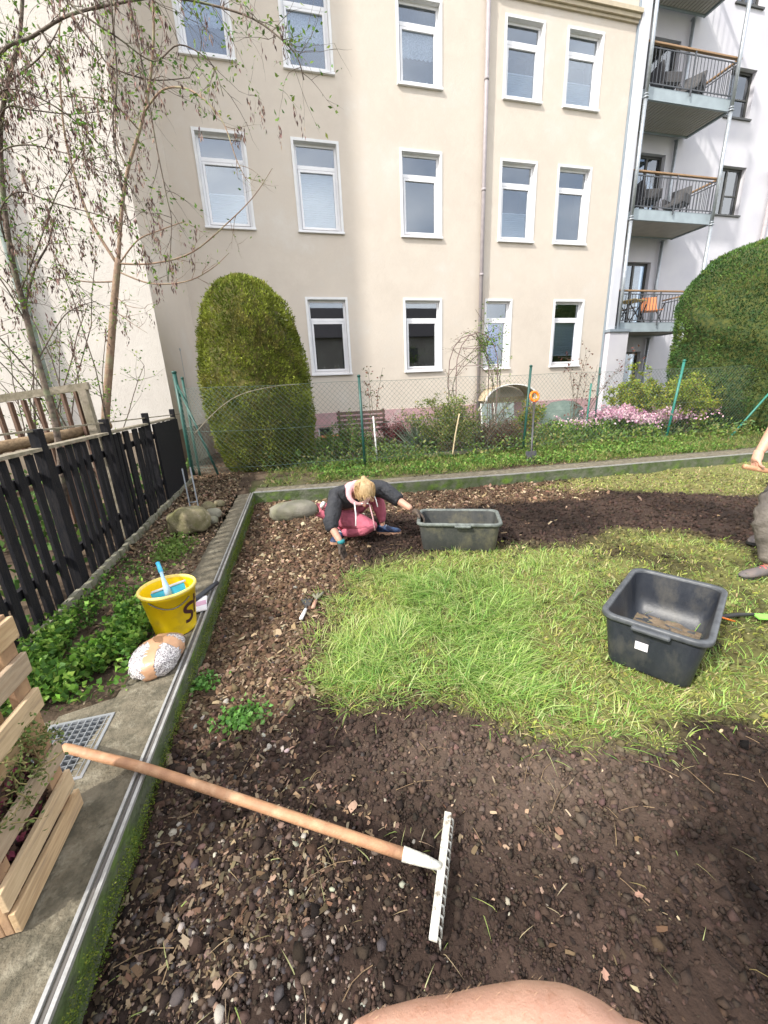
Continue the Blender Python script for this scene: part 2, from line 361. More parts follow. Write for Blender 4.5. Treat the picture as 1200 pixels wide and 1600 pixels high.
# kerbs ------------------------------------------------------------------
def kerb_strip(name, line, width, mt_top, mt_side, side, n=160):
    """line: inner edge points; width away from the bed; concrete upstand with a mossy inner face"""
    L = [Vector((p[0], p[1], 0)) for p in line]
    d = [0]; [d.append(d[-1]+(L[i+1]-L[i]).length) for i in range(len(L)-1)]
    def at(s):
        x = np.interp(s, d, [p.x for p in L]); y = np.interp(s, d, [p.y for p in L]); w_ = np.interp(s, d, [p[2] for p in line]); return x, y, w_
    top = MB(); rows = []
    prof = [0, .045, .06, .10, .16, .3, .5, .75, 1]
    vs = []; m = len(prof)+1
    for i in range(n+1):
        s_ = d[-1]*i/n; x, y, w_ = at(s_); x2, y2, _ = at(min(s_+.01, d[-1])); x1, y1, _ = at(max(s_-.01, 0))
        t = Vector((x2-x1, y2-y1, 0)).normalized(); nn = Vector((-t.y, t.x, 0))*side
        for k, u in enumerate(prof):
            e = (vn(np.array(x*9.), np.array(y*9.+k))-.5)*.03 if k == len(prof)-1 else 0
            z = .160 - (.006 if k == len(prof)-1 else 0)
            p = Vector((x, y, 0))+nn*(u*w_+e); vs.append((p.x, p.y, float(z)))
        vs.append((p.x, p.y, -.1))
    fs = [(i*m+k, (i+1)*m+k, (i+1)*m+k+1, i*m+k+1) for i in range(n) for k in range(m-1)]
    if side > 0: fs = [f[::-1] for f in fs]
    top.add(vs, fs, True); o = top.build(name, mt_top); o['kind'] = 'structure'
    fm = MB(); vs = []
    for i in range(n+1):
        s_ = d[-1]*i/n; x, y, w_ = at(s_)
        x2, y2, _ = at(min(s_+.01, d[-1])); x1, y1, _ = at(max(s_-.01, 0)); t = Vector((x2-x1, y2-y1, 0)).normalized(); nn = Vector((-t.y, t.x, 0))*side
        for k, z in enumerate((.160, .15, .10, .05, 0, -.1)):
            e = (fbm(x*1.0+z*9, y*1.0, 12, 3)-.5)*.014 if k > 1 else 0
            p = Vector((x, y, 0))-nn*float(e); vs.append((p.x, p.y, z))
    fs = [(i*6+k, i*6+k+1, (i+1)*6+k+1, (i+1)*6+k) for i in range(n) for k in range(5)]
    if side > 0: fs = [f[::-1] for f in fs]
    fm.add(vs, fs, True); fm.build('kerb_face', mt_side, o)
    # twin aluminium rail running along the inner edge
    for off, wd, h, mm, nm in ((.006, .011, .013, m_alu, 'rail'), (.022, .009, .004, m_aludark, 'rail_groove'), (.036, .010, .011, m_alu, 'rail')):
        r = MB(); vs = []
        for i in range(n+1):
            s_ = d[-1]*i/n; x, y, w_ = at(s_)
            x2, y2, _ = at(min(s_+.01, d[-1])); x1, y1, _ = at(max(s_-.01, 0)); t = Vector((x2-x1, y2-y1, 0)).normalized(); nn = Vector((-t.y, t.x, 0))*side
            for u, z in ((off-wd/2, .156), (off-wd/2, .160+h), (off+wd/2, .160+h), (off+wd/2, .156)):
                p = Vector((x, y, 0))+nn*u; vs.append((p.x, p.y, z))
        fs = [(i*4+k, i*4+k+1, (i+1)*4+k+1, (i+1)*4+k) for i in range(n) for k in range(3)]+[(3, 2, 1, 0), (n*4, n*4+1, n*4+2, n*4+3)]
        r.add(vs, fs); r.build(nm, mm, o)
    return o
kerb_strip('kerb', [(-.716, -1.5, .4), (-.655, .7, .34), (-.60, 2.1, .27), (-.572, 2.9, .25), (-.46, 5.8, .20)], .3, m_conc, m_mossc, 1)
kerb_strip('kerb', [(-.46, 5.805, .34), (1.5, 5.53, .40), (3.4, 5.30, .46), (8, 4.98, .52), (15, 4.65, .5)], .3, m_conc, m_mossc, 1)
ap = MB(); ap.add([(-1.75, -1.5, .152), (-1.0, -1.5, .152), (-.93, 1.38, .152), (-1.75, 1.38, .152)], [(0, 1, 2, 3)])
ap.add([(-1.75, 1.384, .152), (-1.115, 1.384, .152), (-1.115, 1.76, .152), (-1.75, 1.70, .152)], [(0, 1, 2, 3)])
ap.add([(-1.111, 1.724, .152), (-.86, 1.724, .152), (-.80, 1.86, .152), (-1.111, 1.78, .152)], [(0, 1, 2, 3)])
o = ap.build('paving', m_conc); o['kind'] = 'structure'

# -------------------------------------------------- cream building
def wall_holes(x0, x1, z0, z1, holes, y, dep, flip=False):
    b = MB(); xs = sorted({x0, x1, *[h[0] for h in holes], *[h[1] for h in holes]}); zs = sorted({z0, z1, *[h[2] for h in holes], *[h[3] for h in holes]})
    for i in range(len(xs)-1):
        for j in range(len(zs)-1):
            cx, cz = (xs[i]+xs[i+1])/2, (zs[j]+zs[j+1])/2
            if any(h[0] < cx < h[1] and h[2] < cz < h[3] for h in holes): continue
            b.add([(xs[i], y, zs[j]), (xs[i+1], y, zs[j]), (xs[i+1], y, zs[j+1]), (xs[i], y, zs[j+1])], [(0, 1, 2, 3)])
    for a, c, d_, e in holes:
        b.add([(a, y, d_), (a, y+dep, d_), (a, y+dep, e), (a, y, e)], [(0, 1, 2, 3)])
        b.add([(c, y, d_), (c, y+dep, d_), (c, y+dep, e), (c, y, e)], [(3, 2, 1, 0)])
        b.add([(a, y, d_), (c, y, d_), (c, y+dep, d_), (a, y+dep, d_)], [(0, 1, 2, 3)])
        b.add([(a, y, e), (c, y, e), (c, y+dep, e), (a, y+dep, e)], [(3, 2, 1, 0)])
    return b
FY = 11.0
cb = thing('apartment_building', 'cream rendered old apartment house with white windows behind the garden', 'building', (4, FY, 0))
rows = {0: (8.09, 9.70), 1: (5.09, 6.94), 2: (1.89, 3.75), 3: (11.0, 12.8)}
cols = [(-1.07, .02), (.98, 2.07), (3.51, 4.61), (6.18, 7.26), (7.87, 8.94)]
wins = []
for r, (a, c) in rows.items():
    cc = cols if r != 2 else [(.98, 2.05), (3.51, 4.61), (5.86, 6.72), (8.05, 9.10)]
    for k, (p, q) in enumerate(cc): wins.append((r, k, p+.06, q-.06, a+.06, c-.06))
holes = [(a, b_, c, d_) for _, _, a, b_, c, d_ in wins]
cellar = [(1.02, 1.40, .20, .58), (7.62, 7.98, .34, .74)]
wall_holes(-1.66, 9.86, .95, 14, [h for h in holes], FY, .17).build('wall', m_cream, cb)
wall_holes(-1.66, 9.86, -.1, .947, cellar, FY-.02, .2).build('plinth', m_pink, cb)
b = MB(); b.add([(-1.66, FY-.022, .948), (9.86, FY-.022, .948), (9.86, FY+.01, .953), (-1.66, FY+.01, .953)], [(0, 1, 2, 3)]); b.build('plinth_ledge', m_pink, cb)
b = MB()
b.b2((5.9, FY-.10, 10.02), (9.87, FY+.02, 10.10)); b.b2((5.9, FY-.15, 10.104), (9.89, FY+.02, 10.19)); b.b2((5.9, FY-.05, 9.96), (9.865, FY+.02, 10.016))
b.build('cornice', mat('yellow_cornice', (.50, .43, .31), .85, (.42, .36, .27), 6), cb)
def window(parent, x0, x1, z0, z1, y, style, seed):
    """white two-part window with a fixed light above and a sash below"""
    rr = random.Random(seed); t = .055; zt = z0+(z1-z0)*(.74 if style != 'wide' else .70); yf = y+.10
    f = MB()
    f.b2((x0, yf, z0), (x0+t, yf+.07, z1)); f.b2((x1-t, yf, z0), (x1, yf+.07, z1))
    f.b2((x0+t, yf, z0), (x1-t, yf+.07, z0+t)); f.b2((x0+t, yf, z1-t), (x1-t, yf+.07, z1))
    f.b2((x0+t, yf-.012, zt-.04), (x1-t, yf+.07, zt+.035))
    w_ = f.build('window', m_upvc, parent, bevel=.004)
    s = MB(); a, c, d_, e = x0+t+.004, x1-t-.004, z0+t+.004, zt-.044; q = .05
    s.b2((a, yf-.014, d_), (a+q, yf+.05, e)); s.b2((c-q, yf-.014, d_), (c, yf+.05, e)); s.b2((a+q, yf-.014, d_), (c-q, yf+.05, d_+q)); s.b2((a+q, yf-.014, e-q), (c-q, yf+.05, e))
    s.build('sash', m_upvc, w_, bevel=.004)
    p = MB(); p.b2((a+q, yf+.02, d_+q), (c-q, yf+.026, e-q)); p.build('pane', m_glass if style not in ('dark', 'items') else m_gdark, w_)
    p = MB(); p.b2((x0+t, yf+.02, zt+.037), (x1-t, yf+.026, z1-t)); p.build('pane', m_gdark, w_)
    fr = MB(); g = .055; yo = y-.018
    fr.b2((x0-g, yo, z0-g), (x0, y+.02, z1+g)); fr.b2((x1, yo, z0-g), (x1+g, y+.02, z1+g)); fr.b2((x0, yo, z1), (x1, y+.02, z1+g))
    fr.build('window_surround', m_fasc, w_)
    s = MB(); s.b2((x0-g-.01, y-.06, z0-.05), (x1+g+.01, y+.10, z0-.004)); s.build('sill', m_upvc, w_, bevel=.006)
    rv = MB(); rv.b2((x0+.001, y, z0), (x0+.005, yf, z1)); rv.b2((x1-.005, y, z0), (x1-.001, yf, z1)); rv.b2((x0+.005, y, z1-.005), (x1-.005, yf, z1-.001)); rv.build('reveal', m_fasc, w_)
    rm = MB(); D = 1.2; vs = [(x0, yf+.075, z0), (x1, yf+.075, z0), (x1, yf+.075, z1), (x0, yf+.075, z1)]; vs += [(v[0]+(.6 if v[0] > (x0+x1)/2 else -.3), v[1]+D, v[2]+(.2 if v[2] > z0+.1 else -.3)) for v in vs]
    rm.add(vs, [(0, 4, 5, 1), (1, 5, 6, 2), (2, 6, 7, 3), (3, 7, 4, 0), (4, 7, 6, 5)]); rm.build('room', m_room, w_)
    yb = yf+.085
    if style == 'lace':
        bz = e-.50*(e-d_)
        for (za, zb, zig) in ((bz, e-.0, True), (zt+.03, z1-t, False)):
            n = 40; vs = []; amp = .035
            for i in range(n+1):
                u = i/n; x = x0+t*.5+(x1-x0-t)*u; tri = abs(((u*9) % 1)-.5)*2
                yy = yb+.02*math.sin(u*60)*.5; vs += [(x, yy, za+(amp*tri if zig else 0)), (x, yy, zb)]
            c_ = MB(); c_.add(vs, [(2*i, 2*i+2, 2*i+3, 2*i+1) for i in range(n)], True); c_.build('lace_curtain', m_lace, w_)
    elif style in ('half', 'full', 'blue', 'low'):
        top = {'half': d_+(e-d_)*.52, 'full': e+.0, 'blue': e, 'low': d_+(e-d_)*.60}[style]; bot = d_-.02
        if style == 'low': top, bot = e, d_+(e-d_)*.20
        n = max(6, int((top-bot)/.022)); vs = []
        for i in range(n+1):
            z = bot+(top-bot)*i/n; yy = yb-.012+(.010 if i % 2 else 0); vs += [(a+.01, yy, z), (c-.01 if style != 'blue' else a+(c-a)*.72, yy, z)]
        c_ = MB(); c_.add(vs, [(2*i, 2*i+1, 2*i+3, 2*i+2) for i in range(n)]); c_.build('blind', m_blue if style == 'blue' else m_blind, w_)
        if style in ('half', 'low', 'full'):
            c_ = MB(); zz = top if style == 'half' else bot; c_.b2((a+.008, yb-.024, zz-.008), (c-.008, yb-.002, zz+.010)); c_.build('blind_bar', m_upvc, w_)
    if style in ('items', 'lace'):
        c_ = MB()
        for i in range(5):
            xx = a+q+.06+rr.random()*(c-a-.25); h = .05+.12*rr.random(); c_.lathe([(0, 0), (.03, 0), (.04, h*.5), (.02, h), (0, h)], (xx, yb+.06, d_+.0), 8)
        c_.build('windowsill_ornament', mat('ornament%d' % seed, (.45, .3+.2*rr.random(), .2), .6, (.5, .5, .48), 14, thr=(.45, .55)), w_)
    return w_
styles = {(0, 0): 'lace', (0, 1): 'lace', (0, 2): 'lace', (0, 3): 'half', (0, 4): 'half', (1, 0): 'half', (1, 1): 'full', (1, 2): 'dark', (1, 3): 'half', (1, 4): 'dark',
          (2, 0): 'items', (2, 1): 'items', (2, 2): 'blue', (2, 3): 'low', (3, 0): 'dark', (3, 1): 'dark', (3, 2): 'dark', (3, 3): 'dark', (3, 4): 'dark'}
for r, k, a, c, d_, e in wins: window(cb, a, c, d_, e, FY, styles[(r, k)], r*10+k)
for a, c, d_, e in cellar:
    f = MB(); t = .04; y = FY+.04; f.b2((a, y, d_), (a+t, y+.04, e)); f.b2((c-t, y, d_), (c, y+.04, e)); f.b2((a+t, y, d_), (c-t, y+.04, d_+t)); f.b2((a+t, y, e-t), (c-t, y+.04, e))
    f2 = f.build('cellar_window', m_upvc, cb); p = MB(); p.b2((a+t, y+.02, d_+t), (c-t, y+.03, e-t)); p.build('pane', m_dark, f2)
b = MB(); b.tube([(5.70, FY-.09, .16), (5.70, FY-.09, 14)], .05, 12)
for z in (2.0, 4.3, 6.2, 8.4, 9.9): b.lathe([(.05, -.03), (.058, -.03), (.058, .03), (.05, .03)], (5.70, FY-.09, z), 12)
dp = b.build('downpipe', m_pipe, cb)
b = MB()
for z in (2.0, 4.3, 6.2, 8.4, 9.9): b.b2((5.685, FY-.04, z-.01), (5.715, FY+.01, z+.01))
b.build('pipe_bracket', m_zinc, dp)

# wing on the left
wg = thing('house_wing', 'projecting side wing with rough pale render lit by sun behind the bare trees', 'building', (-3, 9.5, 0))
WX, WY = -1.955, 8.8
b = MB(); n = 24
b.add([(-14, WY, -.1), (WX, WY, -.1), (WX, WY, 14), (-14, WY, 14)], [(0, 1, 2, 3)]); b.build('wall', m_wing, wg)
b = MB(); b.add([(WX, WY+.001, .9), (-1.66, FY, .9), (-1.66, FY, 14), (WX, WY+.001, 14)], [(0, 1, 2, 3)]); b.build('side_wall', m_cream, wg)
b = MB(); b.add([(WX+.015, WY-.015, -.1), (-1.64, FY-.02, -.1), (-1.64, FY-.02, .9), (WX+.015, WY-.015, .9)], [(0, 1, 2, 3)])
b.add([(-14, WY-.015, -.1), (WX+.015, WY-.015, -.1), (WX+.015, WY-.015, .9), (-14, WY-.015, .9)], [(0, 1, 2, 3)]); b.build('plinth', mat('brown_plinth', (.25, .20, .15), .9, (.18, .14, .10), 5, .3, 60), wg)
b = MB(); b.tube([(-3.90, WY-.10, .1), (-3.90, WY-.10, 14)], .07, 14)
for z in (1.2, 3.1, 5.2, 7.0): b.lathe([(.07, -.04), (.08, -.04), (.08, .04), (.07, .04)], (-3.90, WY-.10, z), 14)
b.build('downpipe', m_greypipe, wg)
b = MB(); b.b2((-1.84, 9.75, 2.45), (-1.81, 9.80, 2.50)); b.tube([(-1.82, 9.77, 2.45), (-1.82, 9.77, 1.2)], .004, 4); b.build('cable_box', m_zinc, wg)

# white building with balconies
WBY = 12.35
wb = thing('balcony_building', 'white apartment block with stacked steel balconies to the right of the cream house', 'building', (14, WBY, 0))
bz = [3.13, 6.08, 8.80, 11.65]
doors = [(11.58, 12.70, z+.03, z+2.06) for z in (3.10, 6.05, 8.78)]+[(11.70, 12.78, .2, 2.38)]
wwins = [(15.0, 16.08, 6.66, 8.02), (14.75, 15.78, 9.28, 10.52), (14.5, 15.5, 11.95, 13.2), (15.2, 16.3, 3.9, 5.3), (18.6, 19.7, 6.66, 8.02), (18.6, 19.7, 3.9, 5.3), (18.6, 19.7, 9.28, 10.52)]
wall_holes(9.9, 26, -.1, 15, doors+wwins, WBY, .22).build('wall', m_white, wb)
def dark_window(a, c, d_, e, name, door=False):
    y = WBY+.14; t = .07; f = MB()
    f.b2((a, y, d_), (a+t, y+.06, e)); f.b2((c-t, y, d_), (c, y+.06, e)); f.b2((a+t, y, d_), (c-t, y+.06, d_+t)); f.b2((a+t, y, e-t), (c-t, y+.06, e))
    xm = a+(c-a)*(.42 if not door else .5); f.b2((xm-.035, y-.01, d_+t), (xm+.035, y+.06, e-t))
    if not door: f.b2((xm+.035, y-.006, d_+(e-d_)*.42), (c-t, y+.06, d_+(e-d_)*.42+.035))
    w_ = f.build(name, m_dark, wb)
    p = MB(); p.b2((a+t, y+.02, d_+t), (c-t, y+.026, e-t)); p.build('pane', m_gdark, w_)
    rm = MB(); rm.b2((a, y+.30, d_), (c, y+.31, e)); rm.build('room', mat('room_behind', (.10, .12, .12), .9), w_)
    cu = MB(); n = 20; vs = []
    for i in range(n+1):
        u = i/n; x = a+t+(c-a-2*t)*(.45+.5*u); yy = y+.14+.015*math.sin(i*1.9); vs += [(x, yy, d_+.06), (x, yy, e-.08)]
    cu.add(vs, [(2*i, 2*i+2, 2*i+3, 2*i+1) for i in range(n)], True); cu.build('curtain', mat('green_curtain', (.34, .44, .40), .8), w_)
    rv = MB()
    if not door:
        s = MB(); s.b2((a-.06, WBY-.05, d_-.05), (c+.06, WBY+.13, d_-.003)); s.build('sill', m_dark, w_)
for k, (a, c, d_, e) in enumerate(doors): dark_window(a, c, d_, e, 'balcony_door', True)
for k, (a, c, d_, e) in enumerate(wwins): dark_window(a, c, d_, e, 'window')
b = MB(); b.b2((9.90, FY-.12, 2.92), (10.16, WBY, 15)); b.build('pier', m_pier, wb)
b = MB(); b.b2((9.865, FY-.05, 0), (9.897, FY+.3, 15)); b.build('expansion_strip', m_sheet, wb)
b = MB(); b.b2((9.92, FY-.22, -.1), (10.60, WBY, 2.84)); b.build('porch_wall', m_white, wb)
b = MB(); b.b2((9.88, FY-.26, 2.843), (10.64, FY+.9, 2.915)); b.build('porch_ledge', m_sheet, wb)
X0, X1, YA, YB = 10.22, 13.32, FY-.02, WBY-.08
for lv, z in enumerate(bz):
    h = .27; f = MB()
    f.b2((X0, YA, z-h), (X1, YA+.06, z)); f.b2((X1-.06, YA+.062, z-h), (X1, YB, z)); f.b2((X0, YB-.06, z-h+.01), (X1-.062, YB, z-.01)); f.b2((X0, YA+.062, z-.05), (X1-.062, YB-.062, z-.004))
    bl = f.build('balcony', m_fascia, wb)
    if lv != 1:
        n = 26; wdt = (X1-.07-X0)/n; dm = MB(); dm.b2((0, 0, 0), (wdt*.78, YB-YA-.14, .03)); me = dm.mesh('ceiling_board', m_ceil)
        for k in range(n):
            o = bpy.data.objects.new('ceiling_board', me); C.objects.link(o); o.parent = bl; o.matrix_parent_inverse = world_of(bl).inverted(); o.location = (X0+k*wdt, YA+.07, z-h+.03)
        c_ = MB(); c_.b2((X0, YA+.07, z-h+.065), (X1-.07, YB-.07, z-h+.075)); c_.build('ceiling_sheet', m_dark, bl)
    else:
        c_ = MB(); c_.b2((X0, YA+.07, z-h+.03), (X1-.07, YB-.07, z-h+.06)); c_.build('ceiling_sheet', m_ceil, bl)
    r = MB(); ht = .86
    r.b2((X0, YA-.03, z+ht-.10), (X1, YA-.01, z+ht-.075)); r.b2((X0, YA-.03, z+.04), (X1, YA-.01, z+.065))
    r.b2((X1-.02, YA, z+ht-.10), (X1, YB, z+ht-.075)); r.b2((X1-.02, YA, z+.04), (X1, YB, z+.065))
    r.build('railing_bar', m_rail, bl)
    hr = MB(); hr.b2((X0, YA-.06, z+ht-.02), (X1+.03, YA+.02, z+ht+.025)); hr.b2((X1-.05, YA+.022, z+ht-.02), (X1+.03, YB, z+ht+.025)); hr.build('handrail', m_hand, bl, bevel=.01)
    bm_ = MB(); bm_.b2((-.008, -.006, .0), (.008, .006, ht-.12)); me = bm_.mesh('baluster', m_rail)
    for k in range(27):
        o = bpy.data.objects.new('baluster', me); C.objects.link(o); o.parent = bl; o.matrix_parent_inverse = world_of(bl).inverted(); o.location = (X0+.06+k*(X1-X0-.1)/26, YA-.02, z+.04)
    for k in range(10):
        o = bpy.data.objects.new('baluster', me); C.objects.link(o); o.parent = bl; o.matrix_parent_inverse = world_of(bl).inverted(); o.location = (X1-.01, YA+.12+k*.115, z+.04)
    for px_, py_ in ((X0+.02, YA-.045), ((X0+X1)/2, YA-.045), (X1-.03, YA-.045)):
        p = MB(); p.b2((px_-.02, py_-.012, z-.1), (px_+.02, py_+.012, z+ht-.022)); p.build('railing_post', m_rail, bl)
for px_, py_ in ((X0+.03, YA-.13), (X1-.16, YA-.13), (12.95, YB+.0)):
    lo = .1
    for lv, z in enumerate(bz):
        p = MB(); p.tube([(px_, py_, lo), (px_, py_, z-.30)], .048, 12)
        p.lathe([(.048, 0), (.075, 0), (.075, .02), (.048, .02)], (px_, py_, z-.34), 12); p.lathe([(.03, 0), (.06, .0), (.06, .02), (.03, .02)], (px_, py_, lo+.02), 12)
        p.build('column', m_zinc, wb); lo = z+.0 if py_ > 12 else z-.29
b = MB(); b.tube([(17.25, WBY-.1, 0), (17.25, WBY-.1, 7.6)], .06, 10); b.add([(17.05, WBY-.25, 8.0), (17.45, WBY-.25, 8.0), (17.45, WBY-.01, 8.0), (17.05, WBY-.01, 8.0), (17.18, WBY-.17, 7.6), (17.32, WBY-.17, 7.6), (17.32, WBY-.05, 7.6), (17.18, WBY-.05, 7.6)], [(0, 1, 2, 3), (4, 5, 1, 0), (5, 6, 2, 1), (6, 7, 3, 2), (7, 4, 0, 3)])
b.build('downpipe', m_pipe, wb)
# balcony furniture
def rattan_chair(x, y, z, rz, label):
    t = thing('balcony_chair', label, 'chair', (x, y, z), rz, 'chairs on the balconies')
    s = MB(); s.box((0, 0, .40), (.52, .50, .10)); s.build('seat', m_rattan, t, True, .02)
    s = MB(); s.box((0, .24, .66), (.54, .06, .48), Matrix.Rotation(R(-14), 3, 'X')); s.build('backrest', m_rattan, t, True, .03)
    for k in (-1, 1):
        s = MB(); s.box((k*.27, -.02, .50), (.05, .48, .24)); s.build('armrest', m_rattan, t, True, .015)
        for j in (-1, 1):
            s = MB(); s.box((k*.23, j*.21, .175), (.035, .035, .35)); s.build('leg', m_rattan, t, True)
    return t
rattan_chair(11.55, 11.6, 8.80, R(80), 'dark rattan chair left of the middle post on the top balcony in view')
rattan_chair(12.45, 11.55, 8.80, R(-60), 'dark rattan chair at the right corner of the top balcony in view')
rattan_chair(11.35, 11.5, 6.08, R(75), 'dark rattan chair with its back to the door on the middle balcony')
rattan_chair(12.55, 11.6, 6.08, R(-70), 'dark rattan chair at the right end of the middle balcony')
t = thing('balcony_chair', 'orange canvas folding chair on the lowest balcony', 'chair', (12.15, 11.55, 3.13), R(-20), 'chairs on the balconies')
s = MB(); s.box((0, 0, .42), (.48, .44, .03)); s.build('seat', m_cush, t, True); s = MB(); s.box((0, .22, .66), (.48, .03, .40), Matrix.Rotation(R(-10), 3, 'X')); s.build('backrest', m_cush, t, True)
for k in (-1, 1):
    s = MB(); s.beam((k*.25, -.22, 0), (k*.25, .2, .44), .025, .025); s.build('leg', m_black, t, True); s = MB(); s.beam((k*.275, .2, 0), (k*.275, -.18, .6), .025, .025); s.build('leg', m_black, t, True)
    s = MB(); s.beam((k*.25, .24, .44), (k*.25, .30, .90), .025, .025); s.build('back_frame', m_black, t, True)
t = thing('balcony_table', 'small yellow slatted table beside the orange chair on the lowest balcony', 'table', (11.35, 11.6, 3.13), R(15))
for k in range(7): s = MB(); s.box((0, -.27+k*.09, .70), (.7, .07, .025)); s.build('slat', m_tabley, t, True)
for a in (-1, 1):
    for c_ in (-1, 1): s = MB(); s.beam((a*.3, c_*.26, 0), (a*.3, -c_*.2, .685), .025, .025); s.build('leg', m_black, t, True)

# the house across the yard behind the photographer, which the windows mirror
hb = thing('gabled_house', 'low house with a dark gabled roof across the yard behind the photographer', 'building', (4, -26, 0))
b = MB(); b.b2((-14, -34, -.3), (24, -26, 7.2)); b.build('wall', mat('grey_render', (.30, .27, .23), .9, (.24, .21, .18), .6), hb)
b = MB(); b.add([(-14.5, -25.5, 7.21), (24.5, -25.5, 7.21), (24.5, -34.5, 7.21), (-14.5, -34.5, 7.21), (-14.5, -30, 11), (24.5, -30, 11)], [(0, 1, 5, 4), (2, 3, 4, 5), (1, 2, 5), (3, 0, 4), (3, 2, 1, 0)]); b.build('roof', mat('dark_roof', (.06, .05, .05), .8), hb)
b = MB(); b.b2((0, 0, 0), (1.1, .06, 1.6)); me_ = b.mesh('window', m_dark)
for k in range(9):
    for z in (1.2, 4.4): o = bpy.data.objects.new('window', me_); C.objects.link(o); o.parent = hb; o.matrix_parent_inverse = world_of(hb).inverted(); o.location = (-12+k*4, -25.99, z)
# arched canopy over the cellar door
t = thing('arched_canopy', 'low arched canopy with pale rim over the cellar entrance by the downpipe', 'canopy', (6.55, 10.4, .15))
b = MB(); vs = []; n = 20
for i in range(n+1):
    a = math.pi*i/n; c_, s_ = math.cos(a), math.sin(a)
    for rr_, y in ((.82, 10.42), (.82, FY-.03), (.77, FY-.03), (.77, 10.42)): vs.append((6.50+rr_*c_*1.0, y, 1.05+rr_*.52*s_))
b.add(vs, [(i*4+k, i*4+(k+1) % 4, (i+1)*4+(k+1) % 4, (i+1)*4+k) for i in range(n) for k in range(4)]+[(0, 1, 2, 3), (n*4+3, n*4+2, n*4+1, n*4)], True); b.build('arch_shell', m_can, t)
b = MB(); vs = []
for i in range(n+1):
    a = math.pi*i/n; c_, s_ = math.cos(a), math.sin(a)
    for rr_, y in ((.84, 10.38), (.84, 10.415), (.79, 10.415), (.79, 10.38)): vs.append((6.50+rr_*c_, y, 1.05+rr_*.52*s_))
b.add(vs, [(i*4+k, i*4+(k+1) % 4, (i+1)*4+(k+1) % 4, (i+1)*4+k) for i in range(n) for k in range(4)]+[(0, 1, 2, 3), (n*4+3, n*4+2, n*4+1, n*4)]); b.build('arch_rim', m_white2, t)
b = MB(); b.b2((5.74, FY-.028, .952), (7.30, FY-.006, 1.12)); b.build('back_board', m_can, t)
for x in (5.70, 7.30): b = MB(); b.beam((x, FY-.03, .72), (x, 10.46, 1.03), .03, .03); b.build('bracket', m_white2, t)

# -------------------------------------------------- fences
BZ = .14
t = thing('picket_fence', 'black stained picket fence with slatted boards and a thin top rail beside the soil strip', 'fence', (-1.62, 4.5, BZ))
FX = -1.62
sl = MB(); sl.b2((-.010, -.036, 0), (.010, .036, 1.105)); sme = [sl.mesh('slat', m_fblack)]
sl = MB(); sl.box((0, 0, .5525), (.020, .078, 1.105), Matrix.Rotation(R(.3), 3, 'X')); sme.append(sl.mesh('slat', m_fblack))
y = 1.75; k = 0
posts = [2.12, 3.28, 4.45, 5.74, 7.15]
while y < 7.1:
    if min(abs(y-p) for p in posts) > .085:
        o = bpy.data.objects.new('slat', sme[k % 2]); C.objects.link(o); o.parent = t; o.matrix_parent_inverse = world_of(t).inverted()
        o.location = (FX+(.004 if k % 3 else -.005), y, BZ-.06+.003*math.sin(k*2.3)); o.rotation_euler = (R(.5*math.sin(k*1.7)), R(.6*math.sin(k*3.1)), 0)
    y += .137 if y < 5.8 else .125; k += 1
for p in posts:
    b = MB(); b.box((FX+.005, p, BZ+.58), (.065, .075, 1.24)); b.build('post', m_fblack, t, bevel=.004)
b = MB(); b.beam((FX, 1.5, BZ+1.225), (FX, 7.7, BZ+1.10), .022, .012); b.build('top_rail', m_frail, t)
for a, c in zip([1.6]+posts, posts):
    b = MB(); b.beam((FX, a+.045, BZ+1.068), (FX, c-.045, BZ+1.066), .075, .022); b.build('cap_board', m_frail, t)
    for z in (.25, .88):
        b = MB(); b.beam((FX-.035, a+.045, BZ+z), (FX-.035, c-.045, BZ+z), .03, .06); b.build('cross_rail', m_fblack, t)
b = MB(); b.b2((FX+.045, 5.80, BZ-.02), (FX+.070, 7.11, BZ+1.05)); b.build('end_panel', m_fblack, t)
b = MB(); b.b2((FX+.02, 6.2, BZ+.9), (FX+.06, 6.24, BZ+1.0)); b.build('latch', m_zinc, t)
edg = MB(); dm = .05
yy = 1.9; kk = 0
et = thing('edging_border', 'row of small stone edging pieces at the foot of the black picket fence', 'edging', (-1.52, 4.5, BZ))
em = MB(); em.box((0, 0, 0), (.035, .12, .07)); em = em.mesh('stone', m_rockg)
while yy < 7.4:
    o = bpy.data.objects.new('stone', em); C.objects.link(o); o.parent = et; o.matrix_parent_inverse = world_of(et).inverted(); o.location = (-1.545+.006*math.sin(kk*2), yy, BZ+.02+.006*math.sin(kk*5)); o.rotation_euler = (R(2*math.sin(kk*3)), 0, R(4*math.sin(kk*1.3))); yy += .127; kk += 1

t = thing('wooden_fence', 'weathered brown slatted wooden fence panel behind the black picket fence', 'fence', (-2.4, 4.6, .9))
A, B_ = Vector((-3.35, 4.55, 1.42)), Vector((-1.76, 4.55, 1.62))
b = MB(); b.beam(A+Vector((-.1, 0, .03)), B_+Vector((.06, 0, .03)), .05, .065); b.build('top_rail', m_frail, t)
for k in range(15):
    p = A.lerp(B_, k/14.6); b = MB(); b.beam(p+Vector((.02, .005, -1.25)), p+Vector((0, .0, -.01)), .058, .022, (1, 0, 0)); b.build('slat', m_fbrown, t)
b = MB(); b.beam(B_+Vector((.05, 0, -1.5)), B_+Vector((.0, 0, .0)), .075, .07, (1, 0, 0)); b.build('post', m_frail, t)
b = MB(); b.beam(A+Vector((0, .035, -.95)), B_+Vector((0, .035, -.75)), .05, .03); b.build('cross_rail', m_fbrown, t)
b = MB(); b.tube([(-2.35, 3.7, 1.16), (-1.95, 4.4, 1.22), (-1.72, 4.85, 1.26)], [.05, .047, .042], 12)
